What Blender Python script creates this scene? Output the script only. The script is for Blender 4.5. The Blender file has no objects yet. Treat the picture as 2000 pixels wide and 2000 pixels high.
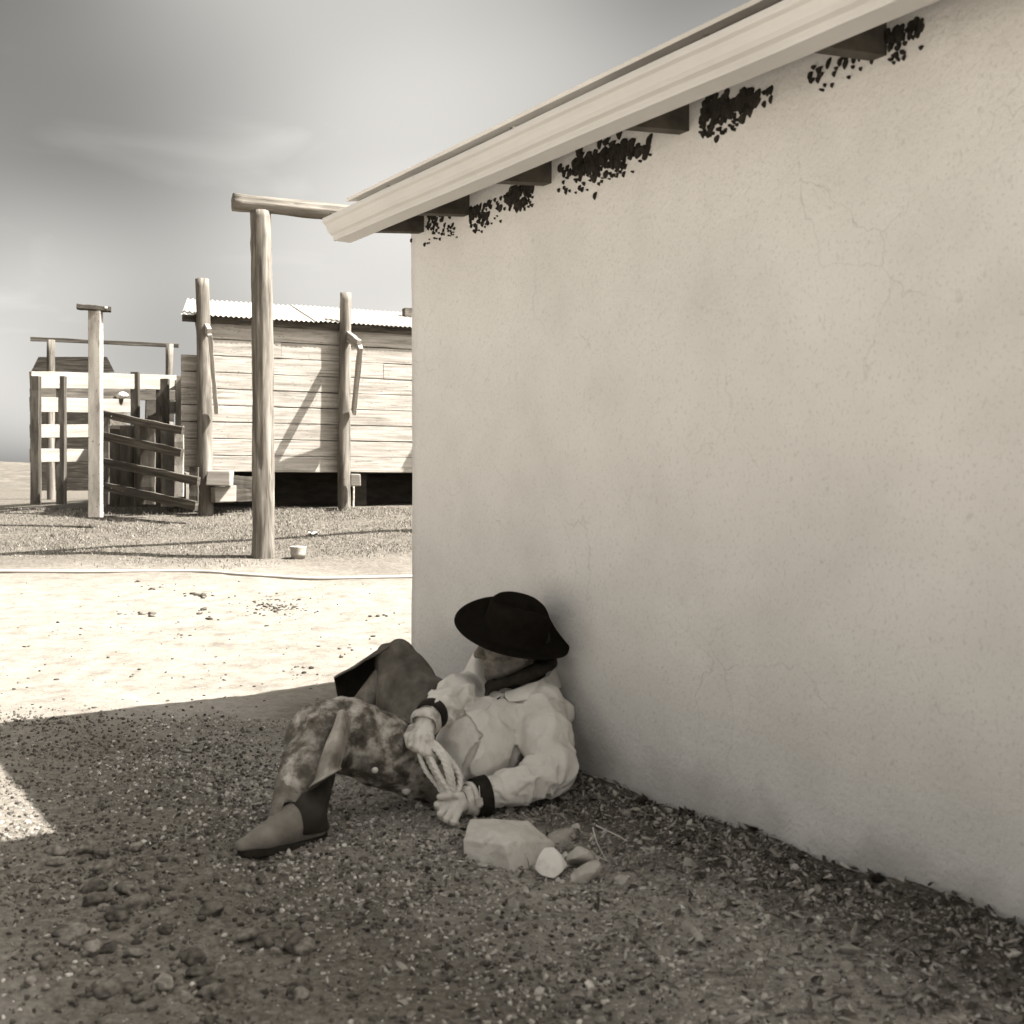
import bpy, bmesh, math, random
import numpy as np
from mathutils import Vector, Matrix, noise as mnoise

# ------------------------------------------------------------------ camera
scene = bpy.context.scene
col = scene.collection
F, CX, HZ, CH = 2330.0, 1000.0, 955.0, 0.95      # focal length and horizon in 2000 px units, eye height in metres
cam_data = bpy.data.cameras.new('camera')
cam = bpy.data.objects.new('camera', cam_data)
col.objects.link(cam)
cam.location = (0, 0, CH)
cam.rotation_euler = (math.radians(90), 0, 0)
cam_data.sensor_width = 36.0
cam_data.lens = 36.0 * F / 2000.0
cam_data.shift_y = -(1000.0 - HZ) / 2000.0
cam_data.clip_start = 0.05
cam_data.clip_end = 3000.0
cam_data.dof.use_dof = True
cam_data.dof.focus_distance = 6.8
cam_data.dof.aperture_fstop = 6.5
scene.camera = cam

# ------------------------------------------------------------------ light
SUN = Vector((0.73, -0.10, 1.0)).normalized()     # towards the sun
sun_el = math.asin(SUN.z)
VEIL = (17.1404, 15.5049, 0.9237)
world = bpy.data.worlds.new('World')
scene.world = world
world.use_nodes = True
wn, wl = world.node_tree.nodes, world.node_tree.links
wn.clear()
sky = wn.new('ShaderNodeTexSky')
sky.sky_type = 'NISHITA'
sky.sun_disc = False
sky.sun_elevation = sun_el
sky.sun_rotation = math.atan2(SUN.x, SUN.y)
sky.altitude = 1400.0
sky.air_density = 1.0
sky.dust_density = 9.0
sky.ozone_density = 1.0
sep = wn.new('ShaderNodeSeparateColor')
wl.new(sky.outputs[0], sep.inputs[0])
# black-and-white film behind an orange filter: red weighs most, blue least
fm = wn.new('ShaderNodeVectorMath'); fm.operation = 'DOT_PRODUCT'
wl.new(sky.outputs[0], fm.inputs[0]); fm.inputs[1].default_value = (1.0, 0.0, -0.19)
# thin high cirrus, a little brighter than the sky
tc = wn.new('ShaderNodeTexCoord')
mp = wn.new('ShaderNodeMapping'); mp.inputs['Rotation'].default_value = (0.2, 0.95, 0.4); mp.inputs['Scale'].default_value = (3.0, 3.0, 10.0)
wl.new(tc.outputs['Generated'], mp.inputs[0])
cn = wn.new('ShaderNodeTexNoise'); cn.inputs['Scale'].default_value = 1.9; cn.inputs['Detail'].default_value = 7; cn.inputs['Distortion'].default_value = 0.6
wl.new(mp.outputs[0], cn.inputs['Vector'])
cr = wn.new('ShaderNodeMapRange'); cr.inputs[1].default_value = 0.58; cr.inputs[2].default_value = 0.80; cr.inputs[3].default_value = 1.0; cr.inputs[4].default_value = 1.22
wl.new(cn.outputs[0], cr.inputs[0])
pw = wn.new('ShaderNodeMath'); pw.operation = 'POWER'; pw.inputs[1].default_value = 1.25   # the print's contrast
mx0 = wn.new('ShaderNodeMath'); mx0.operation = 'MAXIMUM'; mx0.inputs[1].default_value = 0.95
wl.new(fm.outputs['Value'], mx0.inputs[0]); mn0 = wn.new('ShaderNodeMath'); mn0.operation = 'MINIMUM'; mn0.inputs[1].default_value = 80.0
wl.new(mx0.outputs[0], mn0.inputs[0]); wl.new(mn0.outputs[0], pw.inputs[0])
# a broad thin veil of high haze
mv = wn.new('ShaderNodeMapping'); mv.inputs['Location'].default_value = VEIL; mv.inputs['Scale'].default_value = (1.0, 1.0, 1.6)
wl.new(tc.outputs['Generated'], mv.inputs[0])
vn = wn.new('ShaderNodeTexNoise'); vn.inputs['Scale'].default_value = 1.8; vn.inputs['Detail'].default_value = 1.5
wl.new(mv.outputs[0], vn.inputs['Vector'])
vr = wn.new('ShaderNodeMapRange'); vr.interpolation_type = 'SMOOTHSTEP'; vr.inputs[1].default_value = 0.34; vr.inputs[2].default_value = 0.68; vr.inputs[3].default_value = 0.33; vr.inputs[4].default_value = 1.15
wl.new(vn.outputs[0], vr.inputs[0])
pm_ = wn.new('ShaderNodeMath'); pm_.operation = 'MULTIPLY'; wl.new(pw.outputs[0], pm_.inputs[0]); wl.new(vr.outputs[0], pm_.inputs[1])
mulc = wn.new('ShaderNodeMath'); mulc.operation = 'MULTIPLY'
wl.new(pm_.outputs[0], mulc.inputs[0]); wl.new(cr.outputs[0], mulc.inputs[1])
tint = wn.new('ShaderNodeVectorMath'); tint.operation = 'SCALE'
tint.inputs[0].default_value = (1.0, 0.975, 0.925)
wl.new(mulc.outputs[0], tint.inputs['Scale'])
bg = wn.new('ShaderNodeBackground'); bg.inputs['Strength'].default_value = 0.10
wl.new(tint.outputs[0], bg.inputs['Color'])
wo = wn.new('ShaderNodeOutputWorld'); wl.new(bg.outputs[0], wo.inputs[0])

sl = bpy.data.lights.new('sun', 'SUN')
sl.energy = 3.2
sl.angle = math.radians(0.53)
sl.color = (1.0, 0.975, 0.935)
so = bpy.data.objects.new('sun', sl)
so.rotation_euler = SUN.to_track_quat('Z', 'Y').to_euler()
so.location = (4, -2, 9)
col.objects.link(so)

vs = scene.view_settings
vs.view_transform = 'Standard'
vs.look = 'None'
vs.gamma = 1.0
vs.exposure = 2.88
vs.use_curve_mapping = False
scene.cycles.max_bounces = 5
scene.cycles.diffuse_bounces = 3
scene.cycles.glossy_bounces = 2
scene.cycles.transmission_bounces = 2
scene.cycles.caustics_reflective = False
scene.cycles.caustics_refractive = False

# ------------------------------------------------------------------ helpers
rng = random.Random(7)
nrng = np.random.default_rng(11)

def at(px, py, Y):
    return Vector(((px - CX) / F * Y, Y, CH - (py - HZ) / F * Y))

def tag(o, label=None, cat=None, group=None, kind=None):
    if label: o['label'] = label
    if cat: o['category'] = cat
    if group: o['group'] = group
    if kind: o['kind'] = kind
    return o

def empty(name, loc, label=None, cat=None, group=None):
    o = bpy.data.objects.new(name, None)
    o.empty_display_size = 0.1
    o.location = loc
    col.objects.link(o)
    return tag(o, label, cat, group)

def root_loc(o):
    while o.parent: o = o.parent
    return o.location.copy()

def mk(name, verts, faces, mat, parent=None, smooth=False, M=None, loc=None):
    """One mesh object. verts are world coordinates unless M (a world matrix) is given."""
    me = bpy.data.meshes.new(name)
    if M is None:
        o0 = root_loc(parent) if parent else Vector(loc if loc is not None else (0, 0, 0))
        me.from_pydata([tuple(Vector(v) - o0) for v in verts], [], faces)
    else:
        me.from_pydata([tuple(v) for v in verts], [], faces)
    me.validate()
    if smooth: me.polygons.foreach_set('use_smooth', [True] * len(me.polygons))
    me.update()
    o = bpy.data.objects.new(name, me)
    if mat: me.materials.append(mat)
    col.objects.link(o)
    place(o, M, parent, loc)
    return o

def place(o, M=None, parent=None, loc=None):
    if parent:
        o.parent = parent
        if M is not None: o.matrix_local = Matrix.Translation(-root_loc(parent)) @ M
    elif M is not None: o.matrix_world = M
    elif loc is not None: o.location = loc

def np_mesh(name, V, Fq, mat, parent=None, smooth=True, loc=None):
    """Fast mesh from numpy arrays (faces all the same size)."""
    V = np.asarray(V, dtype=np.float32); Fq = np.asarray(Fq, dtype=np.int32)
    o0 = np.array(root_loc(parent) if parent else (loc if loc is not None else (0, 0, 0)), dtype=np.float32)
    V = V - o0
    me = bpy.data.meshes.new(name)
    n, k = Fq.shape
    me.vertices.add(len(V)); me.vertices.foreach_set('co', V.ravel())
    me.loops.add(n * k); me.loops.foreach_set('vertex_index', Fq.ravel())
    me.polygons.add(n)
    me.polygons.foreach_set('loop_start', np.arange(0, n * k, k, dtype=np.int32))
    me.polygons.foreach_set('loop_total', np.full(n, k, dtype=np.int32))
    me.polygons.foreach_set('use_smooth', np.full(n, smooth, dtype=bool))
    me.update(calc_edges=True); me.validate()
    if mat: me.materials.append(mat)
    o = bpy.data.objects.new(name, me)
    col.objects.link(o)
    if parent: o.parent = parent
    elif loc is not None: o.location = loc
    return o

BOXF = [(0, 3, 2, 1), (4, 5, 6, 7), (0, 1, 5, 4), (1, 2, 6, 5), (2, 3, 7, 6), (3, 0, 4, 7)]
def box_vf(x0, x1, y0, y1, z0, z1):
    return [(x0, y0, z0), (x1, y0, z0), (x1, y1, z0), (x0, y1, z0), (x0, y0, z1), (x1, y0, z1), (x1, y1, z1), (x0, y1, z1)], BOXF

def plank_vf(L, H, Tk, seed=0, n=9, rough=0.004, bev=0.004):
    """A weathered board along local X (0..L), height along Z, thickness along Y, with slightly wandering edges."""
    r = random.Random(seed)
    vs_, fs = [], []
    prof = [(-Tk/2, -H/2 + bev), (-Tk/2 + bev, -H/2), (Tk/2 - bev, -H/2), (Tk/2, -H/2 + bev),
            (Tk/2, H/2 - bev), (Tk/2 - bev, H/2), (-Tk/2 + bev, H/2), (-Tk/2, H/2 - bev)]
    k = len(prof)
    w = [(r.uniform(-1, 1), r.uniform(-1, 1), r.uniform(-1, 1)) for _ in range(n + 1)]
    for i in range(n + 1):
        x = L * i / n
        a, b, c = w[i]
        for (y, z) in prof:
            vs_.append((x, y + c * rough * 0.6, z + (a if z > 0 else b) * rough))
    for i in range(n):
        for j in range(k):
            j2 = (j + 1) % k
            fs.append((i*k + j, i*k + j2, (i+1)*k + j2, (i+1)*k + j))
    fs.append(tuple(range(k - 1, -1, -1)))
    fs.append(tuple(n*k + j for j in range(k)))
    return vs_, fs

def frame(a, b, up=(0, 0, 1)):
    """World matrix with local X from a towards b, local Z as near up as can be."""
    a, b = Vector(a), Vector(b)
    x = (b - a).normalized()
    u = Vector(up)
    y = u.cross(x)
    if y.length < 1e-4: y = Vector((0, 1, 0)).cross(x)
    y.normalize()
    z = x.cross(y)
    return Matrix(((x.x, y.x, z.x, a.x), (x.y, y.y, z.y, a.y), (x.z, y.z, z.z, a.z), (0, 0, 0, 1)))

def board(name, a, b, H, Tk, mat, parent=None, up=(0, 0, 1), seed=None, rough=0.004, n=9, loc=None, bev=0.004):
    L = (Vector(b) - Vector(a)).length
    v, f = plank_vf(L, H, Tk, rng.randint(0, 99999) if seed is None else seed, n, rough, bev)
    return mk(name, v, f, mat, parent, False, frame(a, b, up))

def log_vf(L, r0, r1, seed=0, ns=28, nr=26, wob=0.006, crack=2, knots=5, bend=0.01):
    """A barked-off log along local X with knots, long drying cracks and an uneven outline."""
    r = random.Random(seed)
    vs_, fs = [], []
    cr = [(r.uniform(0, 6.28), r.uniform(-0.5, 0.4), r.uniform(0.5, 1.2), r.uniform(-.4, .4)) for _ in range(crack)]
    kn = [(r.uniform(.05, .95), r.uniform(0, 6.28), r.uniform(.5, 1.0)) for _ in range(knots)]
    ph = r.uniform(0, 6)
    for i in range(nr + 1):
        s = i / nr
        R = r0 + (r1 - r0) * s
        cx = bend * math.sin(s * 3.1 + ph); cy = bend * math.cos(s * 2.3 + ph)
        for j in range(ns):
            a = 2 * math.pi * j / ns
            d = wob * mnoise.noise(Vector((s * L * 2.5, math.cos(a) * 1.3 + seed, math.sin(a) * 1.3))) + wob * .5 * mnoise.noise(Vector((s * L * 9, math.cos(a) * 4 + seed, math.sin(a) * 4)))
            for (ca, s0, sl_, tw) in cr:
                da = (a - ca - tw * s + math.pi) % (2 * math.pi) - math.pi
                if s0 < s < s0 + sl_: d -= R * .16 * math.exp(-(da / .11) ** 2)
            for (ks, ka, kk) in kn:
                da = (a - ka + math.pi) % (2 * math.pi) - math.pi
                d += R * .10 * kk * math.exp(-((s - ks) * L / .05) ** 2 - (da / .3) ** 2)
            rr = R + d
            vs_.append((s * L, cx + rr * math.cos(a), cy + rr * math.sin(a)))
    for i in range(nr):
        for j in range(ns):
            j2 = (j + 1) % ns
            fs.append((i*ns + j, i*ns + j2, (i+1)*ns + j2, (i+1)*ns + j))
    fs.append(tuple(range(ns - 1, -1, -1)))
    fs.append(tuple(nr*ns + j for j in range(ns)))
    return vs_, fs

def log(name, a, b, r0, r1, mat, parent=None, seed=1, **kw):
    L = (Vector(b) - Vector(a)).length
    v, f = log_vf(L, r0, r1, seed, **kw)
    o = mk(name, v, f, mat, parent, True, frame(a, b, (0.31, 0.2, 0.93) if abs((Vector(b)-Vector(a)).normalized().z) < .9 else (0, 1, 0)))
    me = o.data
    flags = [len(p.vertices) <= 4 for p in me.polygons]
    me.polygons.foreach_set('use_smooth', flags)
    return o

# ------------------------------------------------------------------ materials (warm-toned monochrome print)
TINT = 0.9
def T(v):
    s = max(v, 0.0) ** 0.5
    g, b = 1 - TINT * (0.165 - 0.14 * s), 1 - TINT * (0.38 - 0.31 * s)
    lum = 0.2126 + 0.7152 * g + 0.0722 * b
    return (v / lum, v * g / lum, v * b / lum, 1.0)

def mat(name, ramp, scale=(4, 4, 4), detail=5, rough=0.9, dist=0.0, layers=(), bumps=(), spec=0.15, coord='Object', metal=0.0, sheen=0.0, rand=True):
    """ramp: tones along a noise; layers: (scale, lo, hi, tone, fac[, detail]) stains over it; bumps: (scale, strength, distance[, detail])."""
    m = bpy.data.materials.new(name)
    m.use_nodes = True
    n, l = m.node_tree.nodes, m.node_tree.links
    bs = n['Principled BSDF']
    bs.inputs['Roughness'].default_value = rough
    bs.inputs['Specular IOR Level'].default_value = spec
    bs.inputs['Metallic'].default_value = metal
    if sheen: bs.inputs['Sheen Weight'].default_value = sheen
    tcn = n.new('ShaderNodeTexCoord')
    vec = tcn.outputs[coord]
    if rand:
        oi = n.new('ShaderNodeObjectInfo')
        mm = n.new('ShaderNodeMath'); mm.operation = 'MULTIPLY'; mm.inputs[1].default_value = 37.0
        l.new(oi.outputs['Random'], mm.inputs[0])
        va = n.new('ShaderNodeVectorMath'); va.operation = 'ADD'
        l.new(vec, va.inputs[0]); l.new(mm.outputs[0], va.inputs[1])
        vec = va.outputs[0]
    def nz(sc, det=5, rgh=0.6, ds=0.0):
        mpn = n.new('ShaderNodeMapping'); mpn.inputs['Scale'].default_value = sc if hasattr(sc, '__len__') else (sc, sc, sc)
        l.new(vec, mpn.inputs[0])
        t = n.new('ShaderNodeTexNoise'); t.inputs['Scale'].default_value = 1.0; t.inputs['Detail'].default_value = det
        t.inputs['Roughness'].default_value = rgh; t.inputs['Distortion'].default_value = ds
        l.new(mpn.outputs[0], t.inputs['Vector'])
        return t.outputs[0]
    rp = n.new('ShaderNodeValToRGB')
    e = rp.color_ramp.elements
    while len(e) < len(ramp): e.new(0.5)
    for k, (p, v) in enumerate(ramp): e[k].position = p; e[k].color = T(v)
    l.new(nz(scale, detail, .6, dist), rp.inputs[0])
    c = rp.outputs[0]
    for L in layers:
        sc, lo, hi, v, fac = L[:5]
        mr = n.new('ShaderNodeMapRange'); mr.inputs[1].default_value = lo; mr.inputs[2].default_value = hi
        mr.inputs[3].default_value = 0.0; mr.inputs[4].default_value = fac
        l.new(nz(sc, L[5] if len(L) > 5 else 4), mr.inputs[0])
        mx = n.new('ShaderNodeMix'); mx.data_type = 'RGBA'
        l.new(mr.outputs[0], mx.inputs[0]); l.new(c, mx.inputs[6]); mx.inputs[7].default_value = T(v)
        c = mx.outputs[2]
    l.new(c, bs.inputs['Base Color'])
    prev = None
    for B in bumps:
        bp = n.new('ShaderNodeBump'); bp.inputs['Strength'].default_value = B[1]; bp.inputs['Distance'].default_value = B[2]
        l.new(nz(B[0], B[3] if len(B) > 3 else 4), bp.inputs['Height'])
        if prev: l.new(prev, bp.inputs['Normal'])
        prev = bp.outputs[0]
    if prev: l.new(prev, bs.inputs['Normal'])
    return m

def sstep(a, b, x):
    t = np.clip((x - a) / (b - a), 0, 1)
    return t * t * (3 - 2 * t)

# ================================================================== the setting
# the building's long wall: starts at its far corner W0 and runs along WD towards the camera; WN points out of it
W0 = Vector((-0.392, 4.68, 0)); WD = Vector((0.537, -0.843, 0)).normalized(); WN = Vector((-WD.y * -1, 0, 0))
WN = Vector((WD.y, -WD.x, 0))                       # (-0.843, -0.537): out of the wall, to the left and towards the camera
BN = Vector((0.424, -0.905, 0)).normalized(); BU = Vector((0.905, 0.424, 0)).normalized(); PB = Vector((-2.49, 14.5, 0))   # plank shed

def vnoise(x, y, f, seed=0, oct=3):
    """Value noise on numpy arrays, -1..1."""
    out = np.zeros_like(x, dtype=np.float64); amp = 1.0; tot = 0
    for o in range(oct):
        xs, ys = x * f + 17.3 * o + seed, y * f - 9.1 * o + seed * 1.7
        xi, yi = np.floor(xs), np.floor(ys); xf, yf = xs - xi, ys - yi
        u, v = xf * xf * (3 - 2 * xf), yf * yf * (3 - 2 * yf)
        def h(a, b):
            s = np.sin(a * 127.1 + b * 311.7 + seed * 3.3) * 43758.5453
            return (s - np.floor(s)) * 2 - 1
        out += amp * ((h(xi, yi) * (1 - u) + h(xi + 1, yi) * u) * (1 - v) + (h(xi, yi + 1) * (1 - u) + h(xi + 1, yi + 1) * u) * v)
        tot += amp; amp *= .5; f *= 2.03
    return out / tot

def ground_z(x, y, fine=True):
    x = np.asarray(x, dtype=np.float64); y = np.asarray(y, dtype=np.float64)
    z = np.interp(y, [-50, 4.6, 6.2, 8.5, 10.8, 12.6, 14.2, 17, 30, 600], [0, 0, .03, .165, .325, .50, .705, .80, .9, 1.2])
    dw = (x - W0.x) * WN.x + (y - W0.y) * WN.y          # distance out of the wall
    tw = (x - W0.x) * WD.x + (y - W0.y) * WD.y
    bank = np.exp(-np.clip(dw, 0, 9) / .22) * .06 * sstep(-.6, .6, tw) * (1 + .45 * vnoise(x, y, 3.1, 5))
    z = z + bank
    far = sstep(40, 5, y)
    z = z + far * .018 * vnoise(x, y, 1.3, 1) + far * .007 * vnoise(x, y, 5, 2)
    if fine:
        near = sstep(7.5, 5, y)
        z = z + near * .004 * vnoise(x, y, 22, 3)
        # trampled clods at the lower left
        cl = sstep(-.25, -.6, x) * sstep(3.5, 3.1, y)
        z = z + cl * (.018 * np.clip(vnoise(x, y, 9, 8), -.3, 1) + .010 * vnoise(x, y, 28, 9))
        z = z + near * .003 * np.clip(vnoise(x, y, 45, 4), 0, 1)
    return z

def gz(x, y): return float(ground_z(np.array([x]), np.array([y]))[0])

KS = np.arange(1.5, 60, .01)
def ground_hit(px, py):
    """Where a line of sight meets the ground."""
    dx, dz = (px - CX) / F, -(py - HZ) / F
    below = CH + dz * KS <= ground_z(dx * KS, KS)
    k = float(KS[int(np.argmax(below))]) if below.any() else 60.0
    return Vector((dx * k, k, gz(dx * k, k)))

# --- ground material: gravelly soil by the building, pale trodden dust in the yard, thin dry turf by the pens
def ground_material():
    m = bpy.data.materials.new('ground_soil'); m.use_nodes = True
    n, l = m.node_tree.nodes, m.node_tree.links
    bs = n['Principled BSDF']; bs.inputs['Roughness'].default_value = 1.0; bs.inputs['Specular IOR Level'].default_value = 0.05
    g = n.new('ShaderNodeNewGeometry'); P = g.outputs['Position']
    sx = n.new('ShaderNodeSeparateXYZ'); l.new(P, sx.inputs[0])
    def nz(sc, det=5, r=.6):
        t = n.new('ShaderNodeTexNoise'); t.inputs['Scale'].default_value = sc; t.inputs['Detail'].default_value = det; t.inputs['Roughness'].default_value = r
        l.new(P, t.inputs['Vector']); return t.outputs[0]
    def ramp(src, pts):
        r = n.new('ShaderNodeValToRGB'); e = r.color_ramp.elements
        while len(e) < len(pts): e.new(.5)
        for k, (p, v) in enumerate(pts): e[k].position = p; e[k].color = T(v)
        l.new(src, r.inputs[0]); return r.outputs[0]
    def mix(f, a, b):
        x = n.new('ShaderNodeMix'); x.data_type = 'RGBA'; l.new(f, x.inputs[0]); l.new(a, x.inputs[6]); l.new(b, x.inputs[7]); return x.outputs[2]
    def mr(src, a, b, c=0.0, d=1.0):
        x = n.new('ShaderNodeMapRange'); x.inputs[1].default_value = a; x.inputs[2].default_value = b; x.inputs[3].default_value = c; x.inputs[4].default_value = d
        l.new(src, x.inputs[0]); return x.outputs[0]
    def add(a, b, k):
        x = n.new('ShaderNodeMath'); x.operation = 'MULTIPLY_ADD'; l.new(b, x.inputs[0]); x.inputs[1].default_value = k; l.new(a, x.inputs[2]); return x.outputs[0]
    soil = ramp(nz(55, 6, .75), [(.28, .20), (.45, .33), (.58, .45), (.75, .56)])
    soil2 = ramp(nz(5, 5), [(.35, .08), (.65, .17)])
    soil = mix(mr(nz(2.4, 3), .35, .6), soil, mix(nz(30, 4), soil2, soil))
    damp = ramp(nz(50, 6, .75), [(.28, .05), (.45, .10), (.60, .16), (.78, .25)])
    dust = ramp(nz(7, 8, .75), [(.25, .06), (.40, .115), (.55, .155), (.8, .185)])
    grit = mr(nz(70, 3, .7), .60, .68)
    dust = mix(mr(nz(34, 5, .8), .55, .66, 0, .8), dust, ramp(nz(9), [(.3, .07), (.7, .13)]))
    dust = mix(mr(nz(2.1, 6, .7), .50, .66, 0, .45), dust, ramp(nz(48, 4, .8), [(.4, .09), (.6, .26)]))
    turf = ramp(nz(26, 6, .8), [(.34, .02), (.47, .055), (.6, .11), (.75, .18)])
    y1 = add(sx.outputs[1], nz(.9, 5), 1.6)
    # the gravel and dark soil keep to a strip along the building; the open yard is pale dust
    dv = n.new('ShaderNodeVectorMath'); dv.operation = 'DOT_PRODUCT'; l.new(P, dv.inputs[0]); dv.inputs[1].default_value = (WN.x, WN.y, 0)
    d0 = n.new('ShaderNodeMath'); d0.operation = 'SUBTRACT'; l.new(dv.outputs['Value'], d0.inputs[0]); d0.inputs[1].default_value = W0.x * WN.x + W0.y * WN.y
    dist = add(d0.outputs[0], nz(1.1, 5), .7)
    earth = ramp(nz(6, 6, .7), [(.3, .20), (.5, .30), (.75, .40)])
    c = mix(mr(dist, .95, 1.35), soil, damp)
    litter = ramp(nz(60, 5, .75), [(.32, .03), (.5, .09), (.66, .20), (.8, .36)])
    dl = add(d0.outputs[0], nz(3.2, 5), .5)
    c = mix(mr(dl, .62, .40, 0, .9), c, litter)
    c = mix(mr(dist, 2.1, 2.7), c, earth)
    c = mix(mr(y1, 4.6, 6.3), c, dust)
    y2 = add(sx.outputs[1], nz(.7, 6), 3.4)
    c = mix(mr(y2, 11.0, 12.6, 0, .9), c, turf)
    l.new(c, bs.inputs['Base Color'])
    b1 = n.new('ShaderNodeBump'); b1.inputs['Strength'].default_value = .8; b1.inputs['Distance'].default_value = .008; l.new(nz(60, 6, .75), b1.inputs['Height'])
    b2 = n.new('ShaderNodeBump'); b2.inputs['Strength'].default_value = .6; b2.inputs['Distance'].default_value = .02; l.new(nz(14, 5), b2.inputs['Height']); l.new(b1.outputs[0], b2.inputs['Normal'])
    l.new(b2.outputs[0], bs.inputs['Normal'])
    return m

def axis(lo, hi, step, out_lo, out_hi, g=1.13):
    a = list(np.arange(lo, hi + 1e-6, step))
    s = step
    while a[-1] < out_hi: s *= g; a.append(a[-1] + s)
    s = step
    while a[0] > out_lo: s *= g; a.insert(0, a[0] - s)
    return np.array(a)

gx, gy = axis(-1.7, 1.3, .011, -600, 600), axis(2.2, 5.2, .012, -40, 900)
GX, GY = np.meshgrid(gx, gy)
GZ = ground_z(GX, GY)
nx_, ny_ = len(gx), len(gy)
ii = (np.arange(ny_ - 1)[:, None] * nx_ + np.arange(nx_ - 1)[None, :]).ravel()
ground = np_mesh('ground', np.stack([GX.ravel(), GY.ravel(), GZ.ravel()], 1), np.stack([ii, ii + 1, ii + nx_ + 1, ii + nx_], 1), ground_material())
tag(ground, 'gravelly bare earth, pale trodden dust and thin turf of the yard', None, None, 'structure')

# low brushy hills far off behind the pens
hx = np.linspace(-260, 260, 131); hy = np.linspace(140, 330, 24)
HX, HY = np.meshgrid(hx, hy)
HZ_ = 1.2 + 9.0 * sstep(140, 260, HY) * (.45 + .55 * (vnoise(HX, HY, .018, 91) * .5 + .5)) + .8 * vnoise(HX, HY, .09, 92) * sstep(140, 170, HY) - .6
ih = (np.arange(23)[:, None] * 131 + np.arange(130)[None, :]).ravel()
hills = np_mesh('hills', np.stack([HX.ravel(), HY.ravel(), HZ_.ravel()], 1), np.stack([ih, ih + 1, ih + 132, ih + 131], 1),
                mat('hill_brush', [(.3, .04), (.5, .07), (.7, .11)], (.4, .4, .4), 6, 1.0, coord='Object', rand=False))
tag(hills, 'low brushy hills far behind the stock pens', None, None, 'structure')

# ================================================================== stucco building
TINT = 0.45
stucco = mat('stucco', [(.28, .54), (.5, .60), (.72, .64)], (2.2, 2.2, 2.2), 3, 0.95,
             layers=[((120, 120, 105), .56, .72, .38, .45, 2), ((38, 38, 32), .64, .76, .34, .38, 3), ((1.6, 1.6, .8), .55, .85, .50, .25, 5)],
             bumps=[(60, .6, .007, 4), (9, .35, .02, 3)], spec=.08, rand=False)
def add_cracks(m):
    """Hairline cracks that come and go, and dirt splashed up from the ground."""
    n, l = m.node_tree.nodes, m.node_tree.links
    bs = n['Principled BSDF']
    src = bs.inputs['Base Color'].links[0].from_socket
    g = n.new('ShaderNodeNewGeometry')
    wn_ = n.new('ShaderNodeTexNoise'); wn_.inputs['Scale'].default_value = 5.0; wn_.inputs['Detail'].default_value = 5; l.new(g.outputs['Position'], wn_.inputs['Vector'])
    mixv = n.new('ShaderNodeMix'); mixv.data_type = 'RGBA'; mixv.blend_type = 'ADD'; mixv.inputs[0].default_value = .22; l.new(g.outputs['Position'], mixv.inputs[6]); l.new(wn_.outputs[1], mixv.inputs[7])
    vo = n.new('ShaderNodeTexVoronoi'); vo.feature = 'DISTANCE_TO_EDGE'; vo.inputs['Scale'].default_value = 2.6; l.new(mixv.outputs[2], vo.inputs['Vector'])
    lt_ = n.new('ShaderNodeMapRange'); lt_.inputs[1].default_value = 0.0; lt_.inputs[2].default_value = .007; lt_.inputs[3].default_value = 1.0; lt_.inputs[4].default_value = 0.0; l.new(vo.outputs['Distance'], lt_.inputs[0])
    mk_ = n.new('ShaderNodeTexNoise'); mk_.inputs['Scale'].default_value = 2.7; mk_.inputs['Detail'].default_value = 3; l.new(g.outputs['Position'], mk_.inputs['Vector'])
    mr_ = n.new('ShaderNodeMapRange'); mr_.inputs[1].default_value = .50; mr_.inputs[2].default_value = .62; mr_.inputs[4].default_value = .30; l.new(mk_.outputs[0], mr_.inputs[0])
    mu = n.new('ShaderNodeMath'); mu.operation = 'MULTIPLY'; l.new(lt_.outputs[0], mu.inputs[0]); l.new(mr_.outputs[0], mu.inputs[1])
    m1 = n.new('ShaderNodeMix'); m1.data_type = 'RGBA'; l.new(mu.outputs[0], m1.inputs[0]); l.new(src, m1.inputs[6]); m1.inputs[7].default_value = T(.24)
    sp_ = n.new('ShaderNodeSeparateXYZ'); l.new(g.outputs['Position'], sp_.inputs[0])
    ad = n.new('ShaderNodeMath'); ad.operation = 'MULTIPLY_ADD'; ad.inputs[1].default_value = -.42; l.new(wn_.outputs[0], ad.inputs[0]); l.new(sp_.outputs[2], ad.inputs[2])
    dm = n.new('ShaderNodeMapRange'); dm.inputs[1].default_value = -.17; dm.inputs[2].default_value = -.02; dm.inputs[3].default_value = .55; dm.inputs[4].default_value = 0.0; l.new(ad.outputs[0], dm.inputs[0])
    m2 = n.new('ShaderNodeMix'); m2.data_type = 'RGBA'; l.new(dm.outputs[0], m2.inputs[0]); l.new(m1.outputs[2], m2.inputs[6]); m2.inputs[7].default_value = T(.26)
    l.new(m2.outputs[2], bs.inputs['Base Color'])
add_cracks(stucco)
paint = mat('gutter_paint', [(.3, .46), (.7, .52)], (3, 3, 3), 4, .45, layers=[((26, 26, 26), .66, .76, .30, .3)], spec=.3)
TINT = 0.9
darkwood = mat('eave_timber', [(.3, .045), (.7, .10)], (14, 2, 14), 6, .9, bumps=[((60, 4, 60), .3, .004)])
rooftin = mat('roof_tin', [(.3, .40), (.7, .55)], (3, 3, 3), 4, .5, bumps=[(6, .1, .01)], spec=.4)
mud = mat('mud_daub', [(.3, .016), (.7, .04)], (40, 40, 40), 5, 1.0, bumps=[(90, .8, .006)])

EZ = 1.945                    # underside of the rafters at the wall
PITCH = 0.15
HL, HW = 6.4, 3.0
bld = empty('stucco_building', W0, 'small pale stucco building with a white gutter under its eave, cowboy at its foot', 'building')
def wp(t, out, z): return W0 + WD * t + WN * out + Vector((0, 0, z))

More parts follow.
